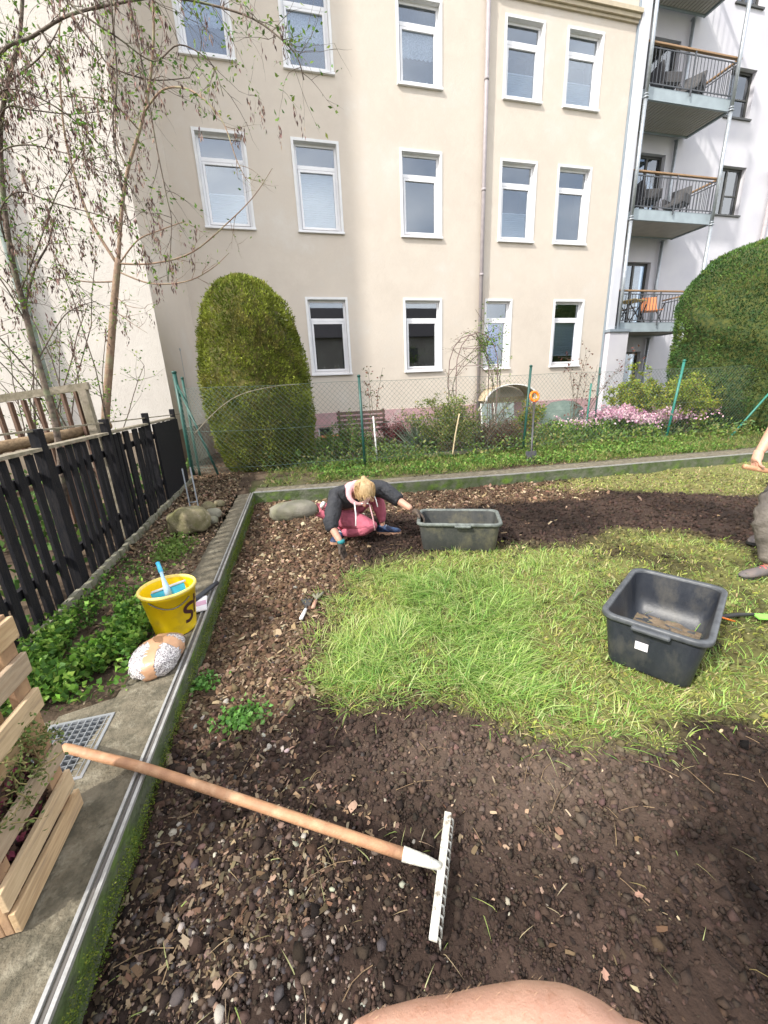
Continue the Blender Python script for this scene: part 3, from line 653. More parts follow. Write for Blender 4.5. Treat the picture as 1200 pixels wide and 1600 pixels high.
tag(b.build('log', m_log), 'round bare log lying diagonally on the rail between the two fences', 'log')

t = thing('chain_link_fence', 'green chain link garden fence with thin posts running in front of the shrubs', 'fence', (3, 7.1, BZ))
FL = [(-1.62, 7.85), (-1.2, 7.35), (1.45, 7.08), (4.75, 7.05), (8.6, 7.15), (12.5, 7.0)]
def fpt(s):
    d = [0]; [d.append(d[-1]+math.dist(FL[i], FL[i+1])) for i in range(len(FL)-1)]
    s = min(max(s, 0), d[-1]); return float(np.interp(s, d, [p[0] for p in FL])), float(np.interp(s, d, [p[1] for p in FL])), d[-1]
LT_ = fpt(0)[2]
def post(x, y, z1, r=.024, lean=(0, 0), m=None):
    b = MB(); b.tube([(x, y, 0), (x+lean[0], y+lean[1], z1)], r, 10); b.lathe([(r, 0), (r*1.25, 0), (r*1.2, .03), (0, .04)], (x+lean[0], y+lean[1], z1-.01), 10); b.build('post', m or m_green, t)
post(-1.62, 7.85, 1.92, .035); post(-1.50, 7.80, 1.82, .022); post(1.45, 7.08, 1.73, .024, (-.02, 0)); post(4.70, 7.05, 1.79, .024, (.07, 0)); post(8.42, 7.15, 1.80, .026, (.16, 0), m_greenl); post(12.5, 7.0, 1.8)
b = MB(); b.tube([(-1.60, 7.82, 1.72), (-1.12, 7.36, .2)], .020, 8); b.build('brace', m_green, t)
b = MB(); b.tube([(9.75, 6.75, .1), (11.35, 6.75, 1.75)], .022, 8); b.build('brace', m_greenl, t)
b = MB(); s = .05; Z0, Z1 = .22, 1.64; H_ = Z1-Z0; pitch = .088; k = -int(H_/pitch)-1
def seg3(p, q, r):
    b.tube([p, q], r, 3, False, False)
while k*pitch < LT_:
    for sg in (1, -1):
        s0 = k*pitch if sg > 0 else k*pitch+H_; s1 = s0+sg*H_; za, zb = Z0, Z1
        lo, hi = 0, LT_
        def clipt(s0, s1):
            ts = [0, 1]; 
            if s1 == s0: return 0, 1
            ta, tb = (lo-s0)/(s1-s0), (hi-s0)/(s1-s0); return max(0, min(ta, tb)), min(1, max(ta, tb))
        ta, tb = clipt(s0, s1)
        if tb-ta > .05:
            m_ = 3; P = []
            for i in range(m_+1):
                u = ta+(tb-ta)*i/m_; x, y, _ = fpt(s0+(s1-s0)*u); P.append((x, y+(.002 if sg > 0 else -.002), Z0+H_*u))
            b.tube(P, .0020, 3, False, False)
    k += 1
o = b.build('wire_mesh', m_wire, t); o['kind'] = 'stuff'
for z in (Z1+.004, .93, .3):
    b = MB(); b.tube([(*fpt(LT_*i/30)[:2], z+.008*math.sin(i*1.3)) for i in range(31)], .003, 4); b.build('tension_wire', m_wire, t)
b = MB(); b.tube([(6.90, 7.9, .1), (6.92, 7.9, 1.42)], .02, 8); tag(b.build('garden_stake', m_greenl), 'short green metal stake between the rose bush and pink flowers', 'stake', 'garden stakes')
b = MB(); b.tube([(7.28, 8.05, .1), (7.24, 8.05, 1.76)], .018, 8); tag(b.build('garden_stake', m_green), 'tall dark green stake behind the tall reddish rose bush', 'stake', 'garden stakes')
b = MB(); b.tube([(1.74, 7.3, .1), (1.70, 7.3, 1.03)], .015, 8); tag(b.build('garden_stake', m_white2), 'thin white stick standing beside the small rose in the bed', 'stake', 'garden stakes')

# -------------------------------------------------- twigs, leaves
def leaf_arrays(P, D, L, W, cols, up=None, fold=.25):
    """n diamond leaves: P base, D direction"""
    n = len(P); D = D/np.linalg.norm(D, axis=1, keepdims=True)
    rnd = rng.normal(size=(n, 3)) if up is None else up+rng.normal(size=(n, 3))*.35
    S = np.cross(D, rnd); S /= np.linalg.norm(S, axis=1, keepdims=True)+1e-9; Nn = np.cross(S, D)
    L = np.broadcast_to(L, n)[:, None]; W = np.broadcast_to(W, n)[:, None]
    V = np.stack([P, P+D*L*.45+S*W*.5+Nn*W*fold, P+D*L, P+D*L*.45-S*W*.5+Nn*W*fold], 1).reshape(-1, 3)
    return V, np.repeat(cols, 4, 0)
def leaf_obj(name, P, D, L, W, cols, mt, parent=None, up=None, kind=None, fold=.25):
    V, c = leaf_arrays(np.asarray(P, float), np.asarray(D, float), L, W, cols, up, fold); n = len(P)
    me = np_mesh(name, V, np.arange(4*n), np.full(n, 4), mt, c); o = link(name, me, parent)
    if kind: o['kind'] = kind
    return o
def pick(pal, n, jit=.25):
    pal = np.array(pal); c = pal[rng.integers(0, len(pal), n)]; return c*(1+rng.normal(size=(n, 1))*jit*.6)*(1+rng.normal(size=(n, 3))*jit*.2)
def smooth_path(P, k=5):
    P = [Vector(p) for p in P]; out = []
    for i in range(len(P)-1):
        p0 = P[max(i-1, 0)]; p1 = P[i]; p2 = P[i+1]; p3 = P[min(i+2, len(P)-1)]
        for j in range(k):
            u = j/k; out.append(.5*((2*p1)+(p2-p0)*u+(2*p0-5*p1+4*p2-p3)*u*u+(-p0+3*p1-3*p2+p3)*u**3))
    out.append(P[-1]); return out
def wander(p, d, L, n, jit, rr, droop=0):
    P = [Vector(p)]; d = Vector(d).normalized()
    for i in range(n):
        d = (d+Vector((rr.gauss(0, jit), rr.gauss(0, jit), rr.gauss(0, jit)-droop))).normalized(); P.append(P[-1]+d*(L/n))
    return P
def twigs(mb, path, r, rr, count, L, jit, depth, tips, droop=0, spread=.9, n=4):
    """adds side twigs along path; collects their points"""
    for _ in range(count):
        i = rr.randrange(1, len(path)); p = path[i]; t_ = (path[i]-path[i-1]).normalized()
        d = (t_+Vector((rr.gauss(0, spread), rr.gauss(0, spread), rr.gauss(0, spread)))).normalized(); l = L*rr.uniform(.5, 1.2)
        P = wander(p, d, l, 5, jit, rr, droop); mb.tube(P, [r*(1-.8*k/5) for k in range(6)], n, False)
        tips.append(P)
        if depth: twigs(mb, P, r*.6, rr, 2, L*.55, jit, depth-1, tips, droop, spread, 3)
PAL_FRESH = [(.10, .20, .02), (.16, .28, .04), (.07, .15, .03), (.22, .30, .05)]
PAL_MID = [(.05, .11, .02), (.08, .16, .03), (.11, .19, .04)]
def leafy(name, tips, per, L, W, pal, parent, mt=m_leafc, spread=.03, up=None):
    P, D = [], []
    for T in tips:
        for _ in range(per):
            i = random.randrange(max(1, len(T)//3), len(T)); a = T[i-1].lerp(T[i], random.random()); P.append(a+Vector([random.gauss(0, spread) for _ in range(3)])); D.append([random.gauss(0, 1), random.gauss(0, 1), random.gauss(.5, .8)])
    if not P: return
    n = len(P); return leaf_obj(name, [tuple(p) for p in P], D, L*rng.uniform(.6, 1.25, n), W*rng.uniform(.7, 1.2, n), pick(pal, n), mt, parent, up, 'stuff')

# young tree behind the black fence
YT = [
 [(-2.4, 6.05, .1), (-2.27, 6.0, 0.75), (-2.13, 6.0, 1.36), (-1.94, 6.0, 2.01), (-1.75, 6.0, 2.66), (-1.61, 6.0, 3.11)],
 [(-1.61, 6.0, 3.11), (-1.47, 6.0, 3.6), (-1.32, 6.0, 4.01), (-1.08, 6.0, 4.47), (-0.9, 5.9, 4.82), (-0.77, 5.8, 5.19), (-0.71, 5.7, 5.52), (-.65, 5.7, 6.2)],
 [(-1.64, 6.0, 3.07), (-1.85, 6.1, 3.55), (-1.94, 6.2, 4.14), (-1.92, 6.2, 4.55), (-1.81, 6.2, 5.11), (-1.67, 6.2, 5.64)],
 [(-1.6, 6.0, 3.07), (-1.34, 5.9, 3.28), (-1.06, 5.8, 3.36), (-0.76, 5.7, 3.43)],
 [(-1.61, 6.0, 3.06), (-1.2, 5.8, 3.02), (-0.73, 5.6, 3.09), (-0.26, 5.5, 3.39), (0.04, 5.4, 3.61), (0.26, 5.4, 3.87)],
 [(-1.63, 6.0, 2.97), (-1.27, 5.8, 2.81), (-0.85, 5.6, 2.79), (-0.54, 5.5, 2.9), (-0.32, 5.5, 3.07)],
 [(-1.68, 6.0, 2.87), (-1.97, 6.0, 2.86), (-2.26, 6.0, 2.89), (-2.5, 6.0, 2.82)],
 [(-1.74, 6.0, 2.73), (-1.59, 5.9, 2.59), (-1.39, 5.8, 2.54)],
 [(-1.78, 6.0, 2.56), (-1.59, 5.9, 2.4), (-1.41, 5.8, 2.27)],
 [(-1.14, 6.0, 4.4), (-1.21, 5.5, 4.33), (-1.3, 5.2, 4.21), (-1.5, 5.0, 4.1)],
 [(-1.04, 6.0, 4.56), (-0.75, 5.6, 4.56), (-0.45, 5.3, 4.41), (-0.2, 5.1, 4.11), (-0.1, 5.0, 3.74), (-0.03, 5.0, 3.58)],
 [(-1.32, 6.0, 4.02), (-1.36, 5.9, 4.22), (-1.26, 5.8, 4.56), (-1.22, 5.8, 4.88)]]
YR = [(.056, .034), (.022, .008), (.018, .006), (.010, .005), (.011, .003), (.010, .003), (.009, .003), (.006, .002), (.006, .002), (.008, .003), (.012, .003), (.008, .004)]
t = thing('young_tree', 'slender bare young tree with smooth brown trunk forking before the rough wall', 'tree', (-2.4, 6.05, .1))
rr = random.Random(5); tips = []
for k, (P, (a, c)) in enumerate(zip(YT, YR)):
    S = smooth_path(P); b = MB(); b.tube(S, list(np.linspace(a, c, len(S))), 8 if k < 3 else 6)
    if k: twigs(b, S, .0035, rr, 7 if k < 6 or k > 8 else 3, .32, .16, 1, tips)
    b.build('trunk' if k == 0 else 'branch', m_bark, t)
leafy('leaves', tips, 1, .035, .018, PAL_FRESH, t)

LT = [
 [(-1.98, 4.05, .1), (-1.9, 4.0, .7), (-1.82, 4.0, 1.25), (-1.81, 4.0, 1.61), (-1.81, 4.0, 1.95), (-1.8, 4.0, 2.22)],
 [(-1.8, 4.0, 2.22), (-1.79, 4.0, 2.57), (-1.73, 4.0, 2.98), (-1.64, 4.0, 3.36), (-1.51, 4.0, 3.65), (-1.38, 4.0, 3.9), (-1.26, 4.0, 4.27)],
 [(-1.8, 4.0, 2.22), (-1.66, 4.0, 2.49), (-1.53, 4.0, 2.66), (-1.45, 4.0, 2.83)],
 [(-1.72, 3.9, 3.36), (-1.38, 3.6, 3.54), (-1.18, 3.6, 3.65), (-0.95, 3.6, 3.78), (-0.64, 3.6, 3.88), (-0.38, 3.6, 3.94), (-0.11, 3.6, 3.94), (0.14, 3.5, 3.84), (0.31, 3.4, 3.69), (0.4, 3.4, 3.61), (0.43, 3.4, 3.5)],
 [(-1.66, 3.95, 3.35), (-1.49, 3.8, 3.47), (-1.29, 3.8, 3.45), (-1.1, 3.8, 3.34), (-0.97, 3.8, 3.2), (-0.87, 3.8, 3.03), (-0.8, 3.8, 2.88)],
 [(-1.7, 3.95, 3.2), (-1.51, 3.8, 3.37), (-1.35, 3.8, 3.38), (-1.13, 3.8, 3.38), (-0.9, 3.8, 3.42)],
 [(-0.95, 3.6, 3.78), (-0.84, 3.6, 3.64), (-0.77, 3.6, 3.55), (-0.55, 3.6, 3.51), (-0.3, 3.5, 3.49)],
 [(-0.6, 3.6, 3.9), (-0.59, 3.6, 3.71), (-0.57, 3.5, 3.37), (-0.57, 3.5, 3.1), (-0.56, 3.5, 2.81), (-0.56, 3.5, 2.66), (-0.65, 3.5, 2.3)],
 [(-1.78, 3.95, 2.65), (-1.69, 3.8, 2.79), (-1.55, 3.8, 2.91), (-1.33, 3.8, 2.85), (-1.1, 3.8, 2.8), (-0.89, 3.8, 2.73)],
 [(-1.17, 3.7, 3.77), (-1.08, 3.7, 3.56), (-1.07, 3.7, 3.29), (-1.07, 3.7, 3.05)],
 [(-1.81, 4.0, 2.31), (-1.55, 3.9, 2.63), (-1.35, 3.9, 2.96), (-1.12, 3.9, 3.24)],
 [(-1.72, 3.95, 3.0), (-1.56, 3.7, 3.08), (-1.4, 3.7, 3.14), (-1.22, 3.7, 3.12), (-1.04, 3.7, 3.08)],
 [(-1.82, 4.0, 2.13), (-1.85, 3.9, 2.38), (-2.0, 3.9, 2.6)],
 [(-1.8, 4.0, 1.85), (-1.65, 4.2, 2.17), (-1.55, 4.3, 2.28), (-1.39, 4.3, 2.33)],
 [(-0.96, 3.6, 3.85), (-0.82, 3.5, 3.71), (-0.68, 3.5, 3.64), (-0.5, 3.5, 3.55), (-0.32, 3.4, 3.59), (-0.15, 3.4, 3.52), (-0.1, 3.4, 3.36)],
 [(-1.5, 3.95, 3.6), (-1.24, 3.8, 3.66), (-1.1, 3.8, 3.81), (-0.97, 3.8, 4.01)],
 [(-0.68, 3.5, 3.85), (-0.73, 3.5, 3.45), (-0.81, 3.5, 3.18), (-0.83, 3.5, 2.87), (-0.83, 3.5, 2.69)]]
t = thing('seed_pod_tree', 'bare tree with dark trunk, drooping twigs, hanging brown seed clusters and first green leaves', 'tree', (-1.98, 4.05, .1))
rr = random.Random(11); tips = []; hang = []
for k, P in enumerate(LT):
    S = smooth_path(P); a, c = (.027, .021) if k == 0 else (.020, .009) if k == 1 else (.010, .004) if k in (3, 2) else (.006, .0025)
    b = MB(); b.tube(S, list(np.linspace(a, c, len(S))), 8 if k < 2 else 6)
    if k:
        twigs(b, S, .0024, rr, {1: 46, 2: 14, 3: 44, 14: 22}.get(k, 15), .36, .17, 1, tips, .06)
    b.build('trunk' if k == 0 else 'branch', m_bark2, t)
tips = [T for T in tips]
rr.shuffle(tips)
leafy('leaves', tips[:420], 5, .034, .017, PAL_FRESH+[(.13, .26, .05)], t, spread=.02)
P, D, Lh = [], [], []
for T in tips:
    if T[-1].x > .5 or (T[-1].x > -.35 and rr.random() < .5) or rr.random() < .55: continue
    for q in range(2):
        a = T[rr.randrange(2, len(T))]; nk = rr.randrange(5, 14); ll = rr.uniform(.05, .17)
        for _ in range(nk):
            P.append((a.x+rr.gauss(0, .008), a.y+rr.gauss(0, .008), a.z-rr.uniform(0, ll))); D.append((rr.gauss(0, .22), rr.gauss(0, .22), -1))
P = np.array(P); n = len(P)
leaf_obj('seed_clusters', P, np.array(D), rng.uniform(.025, .045, n), rng.uniform(.006, .012, n), pick([(.13, .075, .065), (.20, .13, .11), (.09, .055, .05), (.26, .18, .14)], n), m_dry, t, kind='stuff')

# background thicket left of the trees
t = thing('leafy_thicket', 'thin tangle of shoots with small green leaves at the far left edge behind the fences', 'shrub', (-2.6, 4.9, .1))
b = MB(); tips = []; rr = random.Random(21)
for k in range(16):
    P = wander((-2.9+rr.random()*1.1, 4.9+rr.random()*.9, .1), (rr.gauss(.0, .1), rr.gauss(0, .1), 1), rr.uniform(1.8, 3.4), 9, .10, rr); b.tube(P, [.010*(1-.07*i) for i in range(10)], 5, False); twigs(b, P[3:], .003, rr, 9, .4, .2, 0, tips)
b.build('stems', m_bark2, t); leafy('leaves', tips, 7, .04, .022, PAL_FRESH, t, spread=.04)

# -------------------------------------------------- clipped conifers
def conifer(label, c, prof, n, pal, lean=(0, 0), seed=0, size=.05, name='clipped_conifer', squash=1.0):
    """prof: list of (z, radius)"""
    t = thing(name, label, 'conifer', (c[0], c[1], BZ)); zs = np.array([p[0] for p in prof]); rs = np.array([p[1] for p in prof])
    area = np.cumsum(np.concatenate([[0], (rs[1:]+rs[:-1])*np.hypot(np.diff(zs), np.diff(rs))])); u = rng.random(n)*area[-1]
    z = np.interp(u, area, zs); r = np.interp(z, zs, rs); th = rng.random(n)*2*np.pi
    slope = np.interp(z, zs, np.gradient(rs, zs)); lump = (fbm(th*6, z*5, 1, 3, seed)-.5)*.13+(fbm(th*2, z*1.4, 1, 2, seed+4)-.5)*.14
    deep = rng.random(n)**2*.10-.07*(rng.random(n) < .025)*rng.random(n); hole = np.clip((fbm(th*9, z*8, 1, 2, seed+31)-.66)*6, 0, 1); rad = r*(1+lump*.42)+lump*.6-deep-.07*hole
    top = (z-zs[0])/(zs[-1]-zs[0]); cx = c[0]+lean[0]*top**1.5; cy = c[1]+lean[1]*top
    P = np.stack([cx+rad*np.cos(th), cy+rad*np.sin(th)*squash, z], 1)
    Nn = np.stack([np.cos(th), np.sin(th), -slope], 1); Nn /= np.linalg.norm(Nn, axis=1, keepdims=True)
    D = Nn*.75+rng.normal(size=(n, 3))*.42+np.array([0, 0, .45])
    g = fbm(th*3+z, z*2.5, 1.2, 4, seed+8); pal = np.array(pal)
    cc = lerp(pal[0][None], pal[1][None], np.clip((g-.3)*2.2, 0, 1)); br = fbm(th*5, z*6, 1, 3, seed+20); cc = lerp(cc, pal[2][None], np.clip((br-.56)*5, 0, 1)*.6)
    cc = cc*(1+rng.normal(size=(n, 1))*.28)
    leaf_obj('foliage', P, D, size*rng.uniform(.6, 1.3, n), size*.36*rng.uniform(.7, 1.3, n), cc, m_thuja, t, kind='stuff', fold=.1)
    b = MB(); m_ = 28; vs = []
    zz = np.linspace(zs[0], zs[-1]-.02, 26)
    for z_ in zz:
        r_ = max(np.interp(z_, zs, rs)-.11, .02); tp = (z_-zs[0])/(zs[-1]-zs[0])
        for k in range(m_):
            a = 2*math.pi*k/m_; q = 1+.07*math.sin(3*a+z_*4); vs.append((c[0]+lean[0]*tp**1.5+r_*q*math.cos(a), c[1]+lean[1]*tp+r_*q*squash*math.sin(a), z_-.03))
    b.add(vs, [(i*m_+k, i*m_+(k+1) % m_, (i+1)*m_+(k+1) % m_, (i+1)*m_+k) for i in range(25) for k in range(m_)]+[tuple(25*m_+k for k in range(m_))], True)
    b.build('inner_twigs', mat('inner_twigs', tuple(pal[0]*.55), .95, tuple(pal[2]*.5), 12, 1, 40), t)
    b = MB()
    for k in range(4): b.tube([(c[0]+.1*math.cos(k*1.7), c[1]+.1*math.sin(k*1.7), 0), (c[0]+.25*math.cos(k*1.7), c[1]+.25*math.sin(k*1.7), .7)], .04, 7)
    b.build('trunk', m_bark2, t)
conifer('tall dome-shaped clipped conifer, yellow-green, in front of the cream house', (-.27, 8.35), [(.10, .78), (.25, .85), (.6, .93), (1.1, .97), (1.7, .96), (2.3, .89), (2.8, .80), (3.15, .62), (3.38, .40), (3.47, .18), (3.5, .03)], 62000,
        [(.10, .13, .018), (.26, .30, .045), (.24, .20, .06)], (-.10, -.1), 3, .052)
conifer('large rounded clipped conifer, dark green, at the right edge before the white house', (11.9, 8.0), [(.14, 1.45), (.35, 1.58), (.9, 1.70), (1.6, 1.78), (2.4, 1.82), (3.0, 1.84), (3.5, 1.79), (3.85, 1.66), (4.15, 1.38), (4.33, .95), (4.42, .05)], 60000,
        [(.035, .085, .025), (.10, .18, .04), (.17, .19, .04)], (.1, 0), 14, .062)
conifer('smaller dark clipped conifer partly behind the large one at the right edge', (13.6, 8.3), [(.14, 1.0), (.5, 1.2), (1.3, 1.3), (2.2, 1.1), (2.9, .7), (3.2, .1)], 14000, [(.020, .055, .022), (.05, .10, .03), (.10, .09, .03)], (0, 0), 24, .065)

# -------------------------------------------------- garden shrubs
def shrub(name, label, cat, base, h, rad, nst, per, leaf, pal, bark=m_bark2, group=None, seed=1, lean=(0, 0), arch=.0, twl=.25, tw=8, depth=0, stem=.008, mt=m_leafc, spread=.03, jit=.10, start=.3):
    rr = random.Random(seed); t = thing(name, label, cat, (base[0], base[1], BZ), group=group); b = MB(); tips = []
    for k in range(nst):
        a = rr.random()*6.28; q = rr.random()**.6; d = (math.cos(a)*q*rad/h+lean[0], math.sin(a)*q*rad/h*.8+lean[1], 1)
        P = wander((base[0]+math.cos(a)*rad*.15*q, base[1]+math.sin(a)*rad*.15*q, BZ-.03), d, h*rr.uniform(.65, 1.05), 8, jit, rr, arch)
        b.tube(P, [stem*(1-.09*i) for i in range(9)], 5, False); i0 = max(1, int(start*9)); tips.append(P[i0:]); twigs(b, P[i0:], stem*.35, rr, tw, twl, .2, depth, tips, arch*.5, .9, 3)
    o = b.build('stems', bark, t); leafy('leaves', tips, per, leaf[0], leaf[1], pal, t, mt, spread); return t
shrub('rose_bush', 'tall thin rose stem with reddish leaves standing before the dark bench', 'rose bush', (1.82, 7.8), 1.85, .22, 3, 5, (.06, .035), [(.20, .07, .05), (.14, .10, .04), (.10, .13, .05)], m_bark2, 'rose bushes in the garden', 3, twl=.16, tw=7, stem=.010, jit=.05)
shrub('rose_bush', 'wide rose bush with dark red young leaves between fence post and white pier', 'rose bush', (6.9, 8.4), 2.05, .85, 8, 3, (.065, .04), [(.16, .06, .05), (.20, .09, .06), (.10, .07, .04)], m_bark2, 'rose bushes in the garden', 4, twl=.3, tw=8, stem=.010)
shrub('leafy_shrub', 'bushy light green shrub left of the trellis arch', 'shrub', (3.35, 7.75), 1.20, .85, 34, 22, (.05, .028), [(.15, .20, .04), (.22, .27, .06), (.10, .15, .03), (.28, .26, .10)], m_bark, 'green shrubs in the garden', 5, tw=9)
shrub('leafy_shrub', 'yellow-green shrub in front of the white house left of the big conifer', 'shrub', (9.1, 8.2), 1.55, 1.0, 34, 30, (.065, .040), [(.16, .24, .03), (.24, .30, .04), (.30, .30, .05)], m_bark, 'green shrubs in the garden', 6, tw=9)
shrub('leafy_shrub', 'green shrub with loose sprays growing in front of the bench', 'shrub', (1.35, 8.05), .85, .6, 20, 16, (.05, .028), [(.08, .14, .03), (.14, .22, .04)], m_bark, 'green shrubs in the garden', 7, tw=6)
shrub('leafy_shrub', 'small fresh green bush with orange tips right of the leaning spade', 'shrub', (5.35, 8.0), .95, .5, 18, 18, (.05, .03), [(.14, .22, .03), (.30, .25, .04), (.10, .18, .03)], m_bark, 'green shrubs in the garden', 8, tw=7)
shrub('leafy_shrub', 'low green bush at the foot of the big conifer by the slanting brace', 'shrub', (11.6, 7.1), .6, .9, 16, 9, (.06, .035), PAL_FRESH, m_bark, 'green shrubs in the garden', 9, tw=6)
shrub('leafy_shrub', 'yellowish loose shrub touching the left side of the big conifer', 'shrub', (9.6, 7.6), 1.3, .6, 22, 26, (.060, .036), [(.20, .28, .03), (.30, .30, .05)], m_bark, 'green shrubs in the garden', 10, tw=6)
shrub('red_shrub', 'low round shrub with purple-red foliage right of the bench', 'shrub', (2.65, 8.8), .68, .6, 34, 20, (.035, .02), [(.16, .035, .05), (.22, .06, .07), (.10, .03, .03)], m_bark2, 'reddish shrubs', 11, twl=.15)
shrub('red_shrub', 'brownish red mounded shrub beneath the bare rose by the spade', 'shrub', (4.55, 7.65), .62, .75, 44, 20, (.03, .017), [(.14, .07, .045), (.18, .08, .06), (.12, .11, .05), (.09, .05, .04)], m_bark2, 'reddish shrubs', 12, twl=.16)
shrub('bare_shrub', 'bare thorny shrub with dark arching branches under the trellis arch', 'shrub', (4.12, 7.75), 1.35, 1.15, 9, 1, (.03, .016), PAL_FRESH, m_bark2, None, 13, tw=9, twl=.35, depth=1, stem=.016, jit=.16, arch=.02)
shrub('silver_shrub', 'silvery grey low shrub behind the spade handle', 'shrub', (4.95, 8.3), .75, .7, 22, 12, (.05, .012), [(.16, .19, .16), (.22, .25, .21), (.12, .15, .12)], m_bark2, 'silver shrubs', 15, tw=7)
# strap-leaved plant
t = thing('strap_leaf_plant', 'grey-green plant with long strap leaves fanning out beside the green shrub', 'plant', (2.95, 8.35, BZ)); n = 150
a = rng.random(n)*6.28; el = rng.uniform(.25, 1.3, n); D = np.stack([np.cos(a)*np.cos(el), np.sin(a)*np.cos(el), np.sin(el)], 1)
leaf_obj('leaves', np.tile([[2.95, 8.35, BZ]], (n, 1))+rng.normal(size=(n, 3))*.05, D, rng.uniform(.5, .95, n), .03, pick([(.18, .22, .16), (.26, .29, .22), (.12, .16, .11)], n), m_leafc, t, kind='stuff')
# climbing rose on trellis arch
t = thing('trellis_arch', 'thin rusty metal rose arch in front of the downpipe', 'trellis', (4.3, 8.5, BZ))
for dy in (0, .4):
    b = MB(); P = []
    for k in range(25):
        u = k/24; 
        if u < .35: P.append((3.85, 8.4+dy, .1+u/.35*1.75))
        elif u > .65: P.append((4.85, 8.4+dy, 1.85-(u-.65)/.35*1.75))
        else: a = math.pi*(1-(u-.35)/.3); P.append((4.35+.5*math.cos(a), 8.4+dy, 1.85+.72*math.sin(a)))
    b.tube(P, .010, 6); b.build('hoop', m_trell, t)
for z, x in [(z, x) for z in (.5, .95, 1.4, 1.85) for x in (3.85, 4.85)]: b = MB(); b.tube([(x, 8.4, z), (x, 8.8, z)], .007, 5); b.build('rung', m_trell, t)
for z in (1.9, 2.25): b = MB(); b.tube([(3.87 if z < 2 else 4.0, 8.4, z), (4.83 if z < 2 else 4.7, 8.4, z)], .006, 5); b.build('rung', m_trell, t)
rr = random.Random(31); t = thing('climbing_rose', 'climbing rose with thin stems and fresh green leaves over the metal arch', 'climbing plant', (4.8, 8.5, BZ)); b = MB(); tips = []
for k in range(9):
    x0 = rr.choice([3.85, 4.85, 4.85, 4.85]); P = [Vector((x0+rr.gauss(0, .05), 8.5, BZ)), Vector((x0+rr.gauss(0, .08), 8.5, .9)), Vector((x0+rr.gauss(0, .1), 8.5, 1.7)), Vector((4.5+rr.gauss(0, .35), 8.5, 2.35+rr.gauss(0, .12))), Vector((4.7+rr.gauss(0, .5), 8.45, 2.3+rr.gauss(0, .3)))]
    S = smooth_path(P, 4); b.tube(S, list(np.linspace(.010, .004, len(S))), 5, False); twigs(b, S[6:], .003, rr, 9, .28, .2, 1, tips)
b.build('stems', m_bark2, t); leafy('leaves', [T for T in tips if T[-1].x > 4.3], 4, .05, .03, PAL_FRESH, t, spread=.05); leafy('buds', [T for T in tips if T[-1].x <= 4.3], 1, .035, .02, [(.16, .12, .04), (.15, .06, .04)], t)
# long dead shoots in front of the fence
b = MB(); S = smooth_path([(-1.3, 6.9, .95), (-.9, 6.9, 1.30), (-.5, 6.9, 1.52), (.05, 6.95, 1.62), (.42, 6.95, 1.63)]); b.tube(S, list(np.linspace(.008, .003, len(S))), 5); tag(b.build('dead_shoot', m_frail), 'thin dry shoot poking out across the yellow-green conifer', 'branch')
b = MB(); S = smooth_path([(3.15, 7.0, .25), (3.2, 7.0, .6), (3.28, 7.0, 1.0)]); b.tube(S, [.014]*len(S), 6); tag(b.build('cane', m_boxwd), 'pale bamboo cane standing in the green shrub left of the arch', 'cane')
# flowers
t = thing('pink_flowers', 'patch of pale pink blossom in front of the white pier', 'flowers', (8.4, 8.3, BZ)); n = 5200
x = np.where(rng.random(n) < .75, rng.uniform(7.3, 9.6, n), rng.uniform(6.4, 10.3, n)); y = 7.95+rng.normal(size=n)*.33; z = BZ+.16+.55*fbm(x, y, 2.2, 3)+rng.random(n)*.13
leaf_obj('blossom', np.stack([x, y, z], 1), rng.normal(size=(n, 3))+[0, -.3, .5], .055, .045, pick([(.66, .38, .50), (.76, .52, .60), (.56, .28, .42), (.74, .58, .60)], n, .15), m_leafc, t, kind='stuff')
n = 4200; x = rng.uniform(6.2, 10.3, n); y = 8.0+rng.normal(size=n)*.25; leaf_obj('leaves', np.stack([x, y, BZ+rng.random(n)*.42], 1), rng.normal(size=(n, 3))+[0, 0, 1], .09, .035, pick(PAL_FRESH, n), m_leafc, t, kind='stuff')
t = thing('orange_flowers', 'few orange tulips beside the pink blossom', 'flowers', (8.9, 8.0, BZ))
for k in range(14):
    x, y, h = 8.5+rr.random()*.8, 7.95+rr.random()*.25, rr.uniform(.38, .5); f = MB(); f.tube([(x, y, BZ), (x+rr.gauss(0, .02), y, BZ+h)], .006, 4); s_ = f.build('stem', m_bark, t)
    f = MB(); f.lathe([(.006, 0), (.026, .015), (.030, .04), (.018, .065), (0, .055)], (x, y, BZ+h), 7); f.build('tulip', mat('tulip_orange', (.75, .25, .02), .5), s_)
t = thing('pink_plant', 'small patch of whitish pink blossom at the foot of the wall by the spade', 'flowers', (5.3, 9.3, BZ)); n = 600
leaf_obj('blossom', np.stack([rng.uniform(5.1, 6.2, n), 9.3+rng.normal(size=n)*.15, BZ+.1+rng.random(n)*.3], 1), rng.normal(size=(n, 3)), .06, .045, pick([(.66, .50, .48), (.6, .38, .40)], n, .15), m_leafc, t, kind='stuff')

